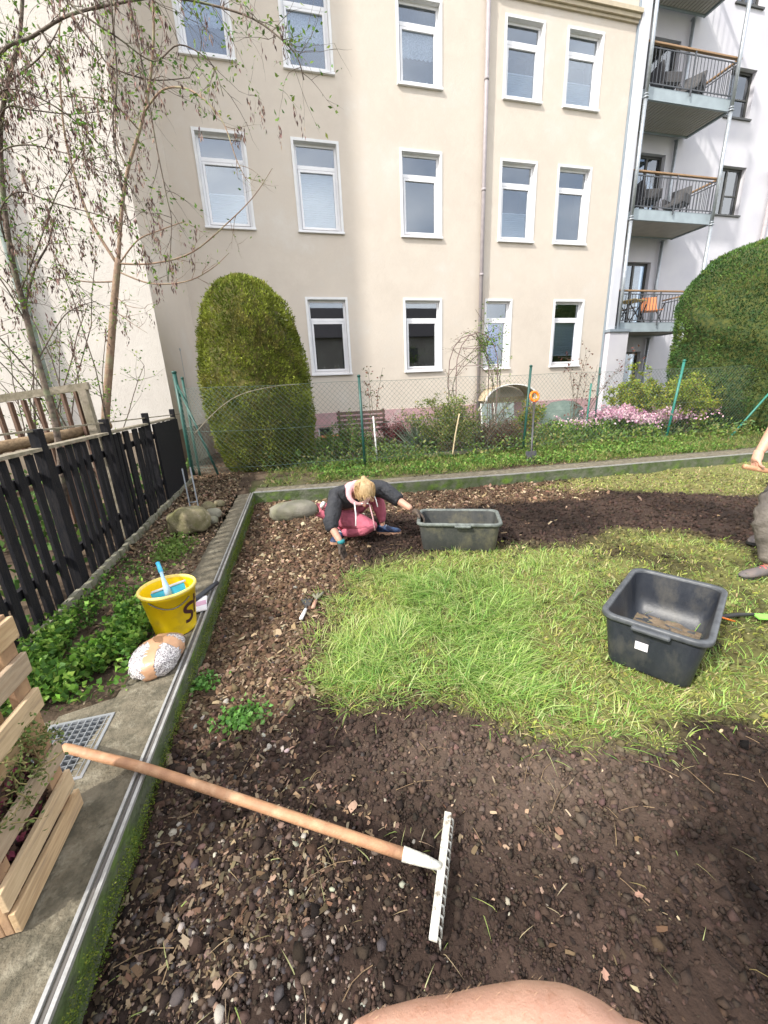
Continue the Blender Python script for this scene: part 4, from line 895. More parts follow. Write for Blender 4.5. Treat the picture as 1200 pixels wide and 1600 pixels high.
# ground cover in the garden strip
def cover(name, n, xr, yf, hmax, L, W, pal, dens=.35, off=0, sc=2.5, mt=m_leafc, cl=1):
    x = rng.uniform(*xr, n); u = rng.random(n); y = yf(x, u); g = fbm(x, y, sc, 4, off); k = g > dens; x, y, g = x[k], y[k], g[k]; n = len(x)
    z = Hg(x, y)+rng.random(n)*hmax*np.clip((g-dens)*5, .1, 1); D = rng.normal(size=(n, 3))*[.8, .8, .35]+[0, -.1, .7]
    o = leaf_obj(name, np.stack([x, y, z], 1), D, L*rng.uniform(.6, 1.3, n), W*rng.uniform(.6, 1.3, n), pick(pal, n), mt, None, None, 'stuff', .15); return o
yb = lambda lo, hi: (lambda x, u: kerb_in(x)+lo+(hi-lo)*u)
o = cover('ground_ivy', 19000, (.4, 8.8), yb(.60, 1.9), .13, .045, .034, [(.07, .16, .03), (.13, .26, .045), (.22, .33, .07), (.17, .20, .06)], .42, 100); tag(o, 'bright green leafy ground cover along the back kerb', 'ground cover')
o = cover('grass_verge', 26000, (-.3, 14), yb(.42, 2.6), .05, .10, .010, [(.13, .20, .04), (.20, .24, .06), (.28, .26, .10), (.08, .16, .03)], .36, 120, mt=m_grass); tag(o, 'rough grass growing in tufts between the back kerb and the shrubs', 'grass')
o = cover('garden_greens', 26000, (-.4, 13), yb(1.5, 5.2), .36, .075, .038, [(.10, .17, .03), (.17, .25, .05), (.22, .22, .08), (.12, .20, .07)], .36, 140); tag(o, 'mixed low green plants among the garden shrubs', 'ground cover')
def sidecov(name, n, cx, cy, rx, ry, hmax, L, W, pal, dens, off):
    x = rng.normal(cx, rx, n); y = rng.normal(cy, ry, n); k = (x < -.88) & (x > -1.56) & (y > 1.85) & (fbm(x, y, 4, 3, off) > dens); x, y = x[k], y[k]; n = len(x)
    return leaf_obj(name, np.stack([x, y, Hg(x, y)+rng.random(n)*hmax], 1), rng.normal(size=(n, 3))*[.8, .8, .3]+[.1, -.3, .55], L*rng.uniform(.5, 1.3, n), W*rng.uniform(.6, 1.3, n), pick(pal, n), m_leafc, None, None, 'stuff', .15)
tag(sidecov('nettles', 8000, -1.2, 2.30, .2, .30, .12, .036, .028, [(.09, .20, .03), (.15, .30, .04), (.06, .14, .025), (.24, .38, .07)], .40, 60), 'bright green nettle-like weeds left of the yellow bucket', 'weeds')
tag(sidecov('creeping_weeds', 5200, -1.25, 2.9, .25, .5, .04, .02, .016, [(.05, .12, .02), (.09, .19, .03)], .38, 63), 'small creeping weeds on the soil strip along the black fence', 'weeds')
tag(sidecov('tuft_weeds', 900, -1.1, 3.9, .10, .22, .05, .04, .02, [(.10, .18, .03), (.14, .2, .05)], .3, 66), 'sparse weed tuft in front of the mossy boulder', 'weeds')
n = 5200; x = rng.uniform(-5, -1.75, n); y = rng.uniform(1.5, 8.6, n); k = fbm(x, y, 2, 3, 77) > .42; x, y = x[k], y[k]; n = len(x)
tag(leaf_obj('fence_weeds', np.stack([x, y, Hg(x, y)+rng.random(n)*.22], 1), rng.normal(size=(n, 3))+[0, 0, .8], .09, .05, pick(PAL_MID, n), m_leafc, kind='stuff'), 'dark weeds growing behind the black fence', 'weeds')

# -------------------------------------------------- yard objects
# grate
t = thing('drain_grate', 'square galvanised metal grating set in the concrete under the rake handle', 'grate', (-1.0, 1.55, .15))
gx0, gx1, gy0, gy1 = -1.112, -.862, 1.388, 1.720
b = MB(); b.b2((gx0, gy0, .10), (gx1, gy1, .105)); b.build('pit', m_black, t)
b = MB(); q = .012
b.b2((gx0, gy0, .12), (gx0+q, gy1, .162)); b.b2((gx1-q, gy0, .12), (gx1, gy1, .162)); b.b2((gx0+q, gy0, .12), (gx1-q, gy0+q, .162)); b.b2((gx0+q, gy1-q, .12), (gx1-q, gy1, .162)); b.build('frame', m_greyp, t)
for k in range(1, 9): b = MB(); x = gx0+(gx1-gx0)*k/9; b.b2((x-.0015, gy0+q, .13), (x+.0015, gy1-q, .158)); b.build('bar', m_greyp, t)
for k in range(1, 12): b = MB(); y = gy0+(gy1-gy0)*k/12; b.b2((gx0+q, y-.0012, .14), (gx1-q, y+.0012, .156)); b.build('bar', m_greyp, t)

# pallet planter
t = thing('pallet_planter', 'upright wooden pallet planter filled with soil and stonecrop on the kerb at the left edge', 'planter', (-.9, 1.1, .16))
PX = -.815
pms = [m_pallet, mat('pallet_wood_pale', (.62, .47, .29), .8, (.48, .34, .20), 9, .35, 40, stretch=(12, 1.2, 12), detail=10, col3=(.30, .21, .14), ns3=3), mat('pallet_wood_grey', (.46, .36, .25), .85, (.36, .26, .17), 9, .4, 40, stretch=(12, 1.2, 12), detail=10, col3=(.26, .20, .14), ns3=4)]
rr = random.Random(2)
for k, z in enumerate((.205, .300, .425, .530, .640, .765, .885)):
    b = MB(); xo = PX if k != 3 else PX-.05; b.box((xo, 1.08+rr.gauss(0, .004), z), (.016, .36+.01*k % 3*.004, .068), Matrix.Rotation(R(rr.gauss(0, 1.2)), 3, 'X')); b.build('slat', pms[k % 3], t, bevel=.002)
    if k != 3: b = MB(); b.box((PX-.135, 1.08, z), (.016, .36, .068)); b.build('slat', m_pallet, t, bevel=.002)
for y in (.945, 1.225):
    b = MB(); b.b2((PX-.030, y-.035, .172), (PX-.010, y+.030, .93)); b.build('upright', m_palletd, t, bevel=.002)
    b = MB(); b.b2((PX-.125, y-.035, .172), (PX-.105, y+.030, .93)); b.build('upright', m_palletd, t, bevel=.002)
    for z in (.17, .48, .80): b = MB(); b.b2((PX-.104, y-.035, z), (PX-.031, y+.028, z+.09)); b.build('block', m_palletd, t, bevel=.003)
b = MB(); b.b2((PX-.102, .985, .18), (PX-.034, 1.185, .50)); o = b.build('planting_soil', mat('planting_soil', (.035, .022, .018), .95, (.10, .05, .035), 22, 1, 50, bump2=1, bs2=16), t)
n = 900; P = np.stack([np.full(n, PX-.03)+rng.normal(size=n)*.008, rng.uniform(.93, 1.23, n), rng.uniform(.2, .5, n)], 1)
leaf_obj('dead_leaves', P, rng.normal(size=(n, 3))*[.5, 1, 1], .022, .014, pick([(.10, .05, .035), (.05, .03, .02), (.16, .10, .07), (.14, .03, .05)], n), m_dry, t, kind='stuff')
t2 = thing('stonecrop', 'pale green trailing stonecrop growing out between the pallet slats', 'plant', (-.83, 1.1, .5))
b = MB(); rr = random.Random(6); tips = []
for k in range(26):
    P = wander((PX-.03, rr.uniform(.93, 1.24), rr.uniform(.47, .60)), (1, rr.gauss(0, .6), rr.gauss(.1, .4)), rr.uniform(.06, .14), 6, .3, rr, .12); b.tube(P, .0018, 4, False); tips.append(P)
b.build('stems', mat('stonecrop_stem', (.25, .20, .08), .7), t2); leafy('leaves', tips, 34, .013, .008, [(.14, .20, .05), (.24, .26, .10), (.10, .15, .04)], t2, spread=.012)
t = MB(); t.box((-.90, .80, .175), (.07, .10, .03), R(20)); tag(t.build('board_offcut', m_boxwd, bevel=.003), 'cut end of a pale board lying on the concrete below the pallet planter', 'board')

# rake
rk = thing('garden_rake', 'garden rake with long wooden handle lying from the grate across the kerb onto the soil', 'rake', (.3, .82, .04))
b = MB(); P = smooth_path([(-.945, 1.485, .232), (-.80, 1.415, .214), (-.60, 1.315, .192), (-.2, 1.095, .137), (.24, .859, .066)], 4); b.tube(P, [.0155]+[.0175]*(len(P)-1), 14); b.build('handle', m_hw, rk)
b = MB(); b.tube([(.228, .866, .068), (.29, .832, .060), (.334, .806, .052)], [.021, .017, .011], 14); b.build('socket', m_wmet, rk)
b = MB(); b.beam((.424, .955, .052), (.247, .652, .046), .024, .012); b.build('head_bar', m_wmet, rk, bevel=.002)
A_, B2 = Vector((.418, .945, .045)), Vector((.253, .662, .04)); nrm = Vector((.86, -.5, 0)).normalized()
for k in range(14):
    p = A_.lerp(B2, k/13)+nrm*.010; b = MB(); b.tube([p, p+nrm*.007+Vector((0, 0, -.006)), p+nrm*.009+Vector((0, 0, -.06))], [.004, .0038, .002], 5); b.build('tooth', m_wmet, rk)

# yellow bucket
BC = Vector((-.745, 2.375, .162)); bu = thing('yellow_bucket', 'yellow plastic bucket with dark lettering standing on the left kerb', 'bucket', BC)
b = MB(); Hh = .285
b.lathe([(0, .004), (.108, .004), (.112, .0), (.114, .006), (.147, Hh-.03), (.150, Hh-.03), (.151, Hh-.012)], BC, 48); b.lathe([(.143, Hh-.012), (.140, Hh-.03), (.109, .012), (0, .012)], BC, 48); b.build('bucket_body', m_yel, bu)
b = MB(); b.lathe([(.143, Hh-.012), (.145, Hh+.002), (.152, Hh+.004), (.158, Hh-.002), (.159, Hh-.012), (.151, Hh-.014)], BC, 48); b.build('rim', m_yrim, bu)
view = math.atan2(-BC.y, -BC.x)      # direction from bucket to where the lettering faces
def onb(a, z, off=.0012): r_ = .114+(.147-.114)*(z-.006)/(Hh-.036)+off; return BC+Vector((r_*math.cos(a), r_*math.sin(a), z))
b = MB(); P = [onb(view-.78+1.5*k/20-.0, .235-.045*math.sin(math.pi*k/20)+.02*(1-k/20), .006) for k in range(21)]; b.tube(P, .0028, 6); b.build('bail_handle', m_rail, bu)
def stroke(mb, pts, wdt):
    P = smooth_path([(p[0], p[1], 0) for p in pts], 6); vs = []
    for i, p in enumerate(P):
        d = (P[min(i+1, len(P)-1)]-P[max(i-1, 0)]).normalized(); n_ = Vector((-d.y, d.x, 0))*wdt/2
        for q in (p+n_, p-n_): vs.append(onb(q.x/.135, q.y, .0016))
    mb.add(vs, [(2*i, 2*i+1, 2*i+3, 2*i+2) for i in range(len(P)-1)])
u0 = (view+.62)*.135     # metres round the wall; growing angle runs to the right as seen
b = MB(); L0 = u0
stroke(b, [(L0+.040, .182), (L0+.014, .186), (L0-.014, .174), (L0-.018, .150), (L0+.004, .136), (L0+.026, .122), (L0+.026, .094), (L0+.004, .078), (L0-.022, .080)], .022)
b.build('letter', m_ink, bu); b = MB(); stroke(b, [(L0+.062, .225), (L0+.059, .16), (L0+.056, .105)], .018); stroke(b, [(L0+.036, .178), (L0+.060, .184), (L0+.084, .196)], .014); b.build('letter', m_ink, bu)
sq = thing('rubber_squeegee', 'blue hand squeegee standing in the yellow bucket', 'squeegee', BC)
c0 = BC+Vector((.005, -.005, .236)); ax = Vector((.95, .22, .16)).normalized()
b = MB(); b.beam(c0-ax*.092, c0+ax*.092, .010, .075, (0, .42, .9)); b.build('blade', m_bluep, sq, bevel=.004)
b = MB(); b.beam(c0-ax*.094+Vector((0, .016, .038)), c0+ax*.094+Vector((0, .016, .038)), .018, .014, (0, .42, .9)); b.build('blade_bar', m_greyp, sq, bevel=.003)
b = MB(); b.tube([c0+Vector((0, -.012, -.02)), c0+Vector((-.012, .012, .04)), c0+Vector((-.03, .05, .08)), c0+Vector((-.05, .10, .115))], [.022, .018, .010, .010], 10); b.build('neck', mat('pale_blue_plastic', (.30, .45, .60), .4), sq)
b = MB(); b.tube([c0+Vector((-.045, .088, .105)), c0+Vector((-.07, .14, .15))], [.013, .012], 10); b.build('handle', m_bluel, sq)
# mallet handle and paper behind bucket
b = MB(); b.tube([(-.70, 2.62, .19), (-.60, 2.80, .20), (-.565, 2.86, .20)], [.018, .018, .016], 12); tag(b.build('tool_grip', m_tub), 'dark rounded tool grip sticking out behind the yellow bucket', 'tool')
b = MB(); b.box((-.662, 2.60, .181), (.12, .20, .010), R(8)); pp = tag(b.build('paper_packet', m_paper, bevel=.002), 'white paper packet with a pink band lying on the kerb beside the yellow bucket', 'packet'); b = MB(); b.box((-.660, 2.595, .1875), (.11, .06, .002), R(14)); b.build('pink_band', m_ppink, pp)
# taped parcel: lumpy speckled body with tape bands
def blob(name, c, d, rz, m, parent=None, seed=0, amp=.12, sub=4, flat=None, tag_=None, low=0):
    bm_ = bmesh.new(); bmesh.ops.create_icosphere(bm_, subdivisions=sub, radius=1); rot = Matrix.Rotation(rz, 3, 'Z')
    for v in bm_.verts:
        p = v.co.copy(); sgn = lambda q: math.copysign(abs(q)**.8, q); p = Vector((sgn(p.x), sgn(p.y), sgn(p.z)))
        k = 1+amp*2*float(fbm(np.array(p.x*1.3+p.z+seed), np.array(p.y*1.3-p.z*.7+seed), 1.6, 3)-.5); p *= k
        if p.z < -.62+low: p.z = -.55+low+(p.z+.55-low)*.2
        v.co = rot @ Vector((p.x*d[0], p.y*d[1], p.z*d[2]))+Vector(c)
    me = bpy.data.meshes.new(name); bm_.to_mesh(me); bm_.free(); me.polygons.foreach_set('use_smooth', [True]*len(me.polygons)); me.materials.append(m)
    return link(name, me, parent)
import bmesh
PC = Vector((-.755, 2.04, .210)); ang = R(28)
pk = thing('taped_parcel', 'speckled bundle bound crosswise with brown parcel tape on the kerb', 'parcel', (PC.x, PC.y, .16))
blob('wrapped_bundle', PC, (.112, .158, .070), ang-R(40), m_foil, pk, 3, .17)
src = bpy.data.objects['wrapped_bundle'].data; rot = Matrix.Rotation(-(ang-R(40)), 3, 'Z')
def band(test):
    bm_ = bmesh.new(); bm_.from_mesh(src)
    dele = [f for f in bm_.faces if not test(rot @ (f.calc_center_median()-PC))]; bmesh.ops.delete(bm_, geom=dele, context='FACES')
    for v in bm_.verts: q = (v.co-PC); v.co = PC+q*1.022
    me = bpy.data.meshes.new('tape_band'); bm_.to_mesh(me); bm_.free(); me.materials.clear(); me.materials.append(m_tape); me.polygons.foreach_set('use_smooth', [True]*len(me.polygons)); return link('tape_band', me, pk)
band(lambda p: abs(p.x-.004+.15*p.y) < .027); band(lambda p: abs(p.y-.035) < .030); band(lambda p: p.y > .105)

# stones by the kerb
tag(blob('boulder', (-1.04, 4.42, .24), (.205, .15, .155), R(-12), m_rock, seed=5, amp=.16), 'mossy yellowish boulder below the two metal bars beside the kerb', 'boulder')
for k, (x, y, z, a, c_, h, l) in enumerate([(-.86, 4.85, .18, .09, .08, .07, 'rounded brown stone wedged directly behind the mossy boulder'), (-.86, 5.35, .17, .06, .07, .05, 'farthest loose stone touching the corner of the kerb'), (-.84, 4.58, .18, .06, .06, .05, 'dark stone between the mossy boulder and the kerb'), (-.95, 5.12, .19, .09, .08, .08, 'greyish stone just right of the two metal bars')]):
    tag(blob('loose_stone', (x, y, z), (a, c_, h), R(40*k), m_rock if k % 2 else m_rockg, seed=9+k, amp=.16, sub=3), l, 'stone', 'stones beside the mossy boulder')
tag(blob('flat_stone', (.06, 5.0, .06), (.30, .17, .13), R(12), m_rockg, seed=20, amp=.08), 'large smooth grey stone lying in the bed corner behind the crouching woman', 'stone')
t = thing('metal_prongs', 'two slim shiny metal bars joined by a rung standing behind the mossy boulder', 'metal frame', (-1.11, 5.1, .2))
for a, c_ in (((-1.165, 5.12, .70), (-1.135, 5.02, .16)), ((-1.075, 5.12, .71), (-1.045, 5.02, .16))):
    b = MB(); b.beam(a, c_, .022, .012, (1, 0, 0)); b.build('bar', m_zinc, t)
b = MB(); b.tube([(-1.14, 5.045, .30), (-1.05, 5.045, .30)], .006, 6); b.build('rung', m_zinc, t)

# tubs
def rrect(w_, l, r, n=6):
    out = []
    for cx, cy, a0 in ((w_/2-r, l/2-r, 0), (-w_/2+r, l/2-r, 90), (-w_/2+r, -l/2+r, 180), (w_/2-r, -l/2+r, 270)):
        for k in range(n+1): a = R(a0+90*k/n); out.append((cx+r*math.cos(a), cy+r*math.sin(a)))
    return out
def tub(label, c, rz, mb_, mr, sticker=False, lips='long'):
    t = thing('mortar_tub', label, 'tub', (c[0], c[1], c[2]), rz, 'plastic mortar tubs on the bed')
    rings = [(.585, .345, .045, 0), (.60, .36, .05, .012), (.628, .392, .055, .14), (.655, .425, .06, .270), (.655, .425, .06, .285)]
    inner = [(.638, .408, .055, .285), (.610, .378, .05, .14), (.578, .342, .045, .022)]
    b = MB(); n = 28
    def loft(rg, flip, cap_first, cap_last):
        vs = []
        for w_, l, r_, z in rg: vs += [(x, y, z) for x, y in rrect(w_, l, r_)]
        m = len(rg); fs = [(i*n+k, i*n+(k+1) % n, (i+1)*n+(k+1) % n, (i+1)*n+k) for i in range(m-1) for k in range(n)]
        if cap_first: fs.append(tuple(range(n-1, -1, -1)))
        if cap_last: fs.append(tuple((m-1)*n+k for k in range(n)))
        b.add(vs, fs, True)
    loft(rings, 0, True, False); loft(inner, 1, False, True); b.build('tub_body', mb_, t, True)
    b = MB(); loft([(.652, .422, .06, .270), (.688, .458, .07, .268), (.694, .464, .075, .274), (.694, .464, .075, .290), (.686, .456, .07, .296), (.648, .418, .058, .296), (.638, .408, .055, .290), (.636, .406, .055, .270)], 0, False, False); b.build('rim', mr, t, True)
    for k in (-1, 1):
        b = MB()
        if lips == 'long': b.box((.03, k*.243, .272), (.13, .026, .022))
        else: b.box((k*.358, 0, .272), (.028, .16, .022))
        b.build('grip_lip', mr, t, True, .008)
    b = MB(); vs = []; q = [(x*.985, y*.985) for x, y in rrect(.574, .338, .045)]
    gx, gy = np.meshgrid(np.linspace(-.28, .28, 57), np.linspace(-.162, .162, 33)); gz = .019+.020*(fbm(gx, gy, 7, 4, c[0]*9)-.42)+.012*(fbm(gx, gy, 40, 2)-.5); i_ = np.arange(57*33).reshape(33, 57)
    b.add(np.stack([gx, gy, gz], -1).reshape(-1, 3).tolist(), np.stack([i_[:-1, :-1], i_[:-1, 1:], i_[1:, 1:], i_[1:, :-1]], -1).reshape(-1, 4).tolist(), True); b.build('dried_mud', m_dirt, t, True)
    if sticker:
        b = MB(); b.box((-.324, .03, .165), (.0024, .055, .045), Matrix.Rotation(R(-6.5), 3, 'Y')); b.build('label_sticker', m_paper, t, True)
    return t
tb1 = tub('shallow grey mud-stained mortar tub held by the crouching woman', (1.565, 3.33, float(H(np.array(1.56), np.array(3.33)))-.0), R(-24), m_tubold, m_rim1)
tb2 = tub('black mortar tub with a small white sticker standing at the grass edge near the man', (1.985, 1.54, .0), R(31.5), m_tub, m_rim2, True, 'short')
tb1.scale = (1.12, 1.03, .98); tb2.scale = (1.05, 1.05, 1.05); tb2.location.x -= .0; tb2.location.y -= .02
t = thing('hand_shears', 'black handled tool with a lime green blade lying behind the black tub', 'tool', (2.55, 1.6, 0))
b = MB(); b.tube([(2.33, 1.60, .06), (2.50, 1.585, .05), (2.66, 1.58, .04), (2.78, 1.56, .03)], [.016, .016, .014, .01], 8); b.build('grip', m_black, t)
b = MB(); b.tube([(2.34, 1.57, .06), (2.44, 1.53, .10), (2.56, 1.52, .05)], .006, 6); b.build('loop', m_orange, t)
b = MB(); b.box((2.86, 1.50, .03), (.20, .06, .008), R(-25)); b.build('blade', m_limeg, t)

# hand tools
t = thing('weeding_fork', 'small dark weeding fork with a white handle lying on the litter', 'hand fork', (.02, 2.5, .03)); z = float(H(np.array(.02), np.array(2.5)))+.03
b = MB(); b.tube([(-.005, 2.42, z), (.035, 2.53, z+.004)], [.013, .011], 10); b.build('handle', m_white2, t)
b = MB(); b.tube([(.035, 2.53, z+.004), (.047, 2.575, z+.004)], .006, 6); b.add([(.030, 2.57, z+.002), (.062, 2.565, z+.002), (.094, 2.66, z), (.012, 2.685, z)], [(0, 1, 2, 3)]); b.add([(.030, 2.57, z-.003), (.062, 2.565, z-.003), (.094, 2.66, z-.005), (.012, 2.685, z-.005)], [(3, 2, 1, 0)]); b.build('blade', m_spade, t)
for k in range(4): b = MB(); p = Vector((.016+.025*k, 2.685-.008*k, z)); b.tube([p, p+Vector((.012, .04, -.012))], .004, 5); b.build('tine', m_spade, t)
t = thing('hand_trowel', 'worn hand cultivator with a wooden grip beside the white-handled fork', 'hand trowel', (.12, 2.6, .03)); z += .004
b = MB(); b.tube([(.085, 2.53, z), (.115, 2.62, z+.005)], [.014, .012], 10); b.build('handle', mat('reddish_worn_wood', (.36, .19, .13), .7, (.45, .28, .2), 20), t)
b = MB(); b.tube([(.115, 2.62, z+.005), (.125, 2.65, z+.005)], .006, 6); b.build('neck', m_greyp, t)
for k in (-1, 0, 1): b = MB(); b.tube([(.125, 2.645, z+.005), (.135+.03*k, 2.69, z+.012), (.15+.038*k, 2.76, z-.008)], [.010, .011, .004], 6); b.build('prong', m_rockg, t)

# spade leaning on the fence post
SPB, SPT = Vector((4.215, 6.06, .3)), Vector((4.76, 6.86, 1.3))
t = thing('spade', 'black spade with an orange grip leaning against the fence post by the back kerb', 'spade', (4.30, 6.2, .15))
b = MB(); b.tube([(SPB.x, SPB.y, .33), (SPT.x, SPT.y, 1.14)], .019, 10); b.build('shaft', m_spade, t)
b = MB(); vs = []; n = 8
for i in range(5):
    z_ = .36-.26*i/4; y_ = 6.05-.05*i/4
    for k in range(n+1): u = -1+2*k/n; vs.append((4.20+u*(.105-.012*(i == 4)), y_-.03*(1-u*u), z_+(.03*(u*u)-.0 if i == 4 else 0)))
for v in list(vs): vs.append((v[0], v[1]+.006, v[2]))
m = 5*(n+1); fs = [(i*(n+1)+k, i*(n+1)+k+1, (i+1)*(n+1)+k+1, (i+1)*(n+1)+k) for i in range(4) for k in range(n)]; fs += [tuple(m+q for q in f[::-1]) for f in fs]; b.add(vs, fs, True); b.build('blade', m_spade, t)
b = MB(); c0 = Vector((4.80, 6.92, 1.24)); b.tube([(4.76, 6.86, 1.12), (4.79, 6.90, 1.18)], .024, 8); P = [c0+Vector((.085*math.cos(a), .02*math.sin(a), .085*math.sin(a))) for a in np.linspace(0, 2*math.pi, 17)]; b.tube(P, .024, 8, False); b.build('d_grip', m_orange, t)

# bench, pots, sheets, cover at the wall
t = thing('garden_bench', 'dark slatted wooden bench against the pink plinth behind the thin rose', 'bench', (1.9, 9.6, BZ))
bx0, bx1, by = 1.40, 2.62, 9.6
for k in range(4): b = MB(); b.b2((bx0, by+.30+k*.01, .62+k*.105), (bx1, by+.325+k*.01, .69+k*.105)); b.build('slat', m_bench, t)
for k in range(4): b = MB(); b.b2((bx0, by-.15+k*.11, .55), (bx1, by-.06+k*.11, .575)); b.build('slat', m_bench, t)
for x in (bx0+.05, bx1-.05):
    b = MB(); b.b2((x-.025, by+.29, .1), (x+.025, by+.298, 1.04)); b.b2((x-.025, by-.15, .1), (x+.025, by-.11, .548)); b.b2((x-.025, by-.15, .72), (x+.025, by+.28, .75)); b.b2((x-.02, by-.15, .5), (x+.02, by+.28, .545)); b.build('leg', m_bench, t)
for k, (x, y, l) in enumerate([(1.12, 10.45, 'left terracotta pot below the cellar window'), (1.38, 10.40, 'right terracotta pot below the cellar window')]):
    b = MB(); b.lathe([(0, 0), (.095, 0), (.125, .20), (.14, .20), (.14, .25), (.12, .25), (.11, .2), (0, .2)], (x, y, .16), 20); tag(b.build('flower_pot', m_terra), l, 'flower pot', 'terracotta pots')
for k, (x0, x1, l) in enumerate([(5.33, 5.62, 'narrow grey-green sheet with white edge leaning at the wall under the canopy'), (5.72, 6.30, 'wide grey-green sheet leaning beside the narrow one under the canopy')]):
    t = thing('leaning_panel', l, 'panel', (x0, 9.95, .2), group='sheets leaning by the canopy')
    b = MB(); b.box(((x0+x1)/2, 9.96, .62), (x1-x0, .03, .78), Matrix.Rotation(R(-10), 3, 'X')); b.build('sheet', m_gplate, t)
    b = MB(); b.box((x0-.012, 9.955, .62), (.02, .035, .80), Matrix.Rotation(R(-10), 3, 'X')); b.build('edge_strip', m_white2, t)
b = MB(); vs = []; n = 24
b.lathe([(.02, .62), (.30, .58), (.52, .42), (.62, .18), (.62, 0)], (7.95, 10.1, .35), 28); tag(b.build('covered_barbecue', m_dome), 'round grey-green cover standing behind the red-leaved rose bush', 'cover')
b = MB(); b.beam((2.75, 7.45, .19), (4.15, 7.5, .19), .05, .05); b.tube([(4.16, 7.5, .1), (4.16, 7.5, .42)], .012, 6); tag(b.build('bed_edging', m_frail), 'weathered plank edging in front of the green shrub', 'edging')

# -------------------------------------------------- people
def skin_obj(name, J, E, m, parent, root=0, sub=2, disp=0):
    """J: list of (pos, radius or (rx, ry)); E: edges; grows one continuous skin"""
    me = bpy.data.meshes.new(name); me.from_pydata([tuple(j[0]) for j in J], E, []); o = bpy.data.objects.new(name, me); C.objects.link(o)
    o.modifiers.new('skin', 'SKIN').use_smooth_shade = True
    for i, j in enumerate(J):
        r_ = j[1] if hasattr(j[1], '__len__') else (j[1], j[1]); v = me.skin_vertices[0].data[i]; v.radius = r_; v.use_root = (i == root)
    s = o.modifiers.new('sub', 'SUBSURF'); s.levels = sub; s.render_levels = sub
    dg = bpy.context.evaluated_depsgraph_get(); ev = o.evaluated_get(dg); nm = bpy.data.meshes.new_from_object(ev); bpy.data.objects.remove(o)
    nm.name = name; nm.materials.clear(); nm.materials.append(m); nm.polygons.foreach_set('use_smooth', [True]*len(nm.polygons))
    if disp:
        n = len(nm.vertices); co = np.empty(n*3); nm.vertices.foreach_get('co', co); co = co.reshape(-1, 3); no = np.empty(n*3); nm.vertices.foreach_get('normal', no); no = no.reshape(-1, 3)
        f = fbm(co[:, 0]*1.0+co[:, 2]*.6, co[:, 1]+co[:, 2]*1.3, 13, 3, 8)-.5; co += no*(f*disp)[:, None]; nm.vertices.foreach_set('co', co.ravel()); nm.update()
    return link(name, nm, parent)
def chain(P): return [(i, i+1) for i in range(len(P)-1)]
def hand_mesh(name, wrist, d, nrm, thumb_side, size, m, parent, curl=.5, spread=.25):
    """wrist point, finger direction, palm normal (the side fingers curl to)"""
    W = Vector(wrist); d = Vector(d).normalized(); n_ = Vector(nrm); n_ = (n_-d*n_.dot(d)).normalized(); s = d.cross(n_).normalized()*thumb_side; k = size
    J = [(W, .026*k/.18), (W+d*.035*k/.18, .028*k/.18), (W+d*.075*k/.18, (.036*k/.18, .020*k/.18))]; E = [(0, 1), (1, 2)]; q = k/.18
    for i, (off, L) in enumerate([(.030, .072), (.011, .080), (-.009, .075), (-.028, .060)]):
        b0 = W+d*.082*q+s*off*q; J.append((b0, .0105*q)); a = len(J)-1; E.append((2, a)); dd = (d+s*off*spread*8).normalized(); p = b0
        for j in range(3):
            ang_ = curl*(.5+.75*j); v = dd*math.cos(ang_)+n_*math.sin(ang_); p = p+v*L*q*(.42, .32, .26)[j]; J.append((p, (.0098, .0090, .0075)[j]*q)); E.append((len(J)-2, len(J)-1))
    a0 = W+d*.030*q+s*.026*q; J.append((a0, .013*q)); E.append((1, len(J)-1)); p = a0
    for j in range(2): p = p+(d*.75+s*.7+n_*curl*(.4+.5*j)).normalized()*.034*q; J.append((p, (.0105, .009)[j]*q)); E.append((len(J)-2, len(J)-1))
    return skin_obj(name, J, E, m, parent, 0, 2)
def face(parent, c, look, up, r, m):
    look = Vector(look).normalized(); up = Vector(up); up = (up-look*up.dot(look)).normalized(); sd_ = look.cross(up)
    b = MB(); b.tube([c+look*r*.86+up*r*.12, c+look*r*1.15-up*r*.12, c+look*r*.92-up*r*.20], [r*.08, r*.17, r*.10], 8); b.build('nose', m, parent)
    b = MB(); b.tube([c+look*r*.90-up*r*.45-sd_*r*.26, c+look*r*1.0-up*r*.46, c+look*r*.90-up*r*.45+sd_*r*.26], [r*.03, r*.08, r*.03], 8); b.build('mouth', mat('lips', (.48, .18, .15), .5), parent)
    for k in (-1, 1):
        b = MB(); p = c+look*r*.84+sd_*k*r*.36+up*r*.10; b.lathe([(0, -r*.12), (r*.10, -r*.06), (r*.13, 0), (r*.10, r*.06), (0, r*.12)], p, 10); b.build('eye', m_white2, parent)
        b = MB(); p = c+look*r*.97+sd_*k*r*.36+up*r*.10; b.lathe([(0, -r*.05), (r*.05, 0), (0, r*.05)], p, 8); b.build('iris', m_dark, parent)
        b = MB(); p = c+sd_*k*r*.95; b.tube([p+up*r*.22, p+sd_*k*r*.12+up*r*.05-look*r*.08, p-up*r*.22], [r*.07, r*.13, r*.06], 8); b.build('ear', m, parent)
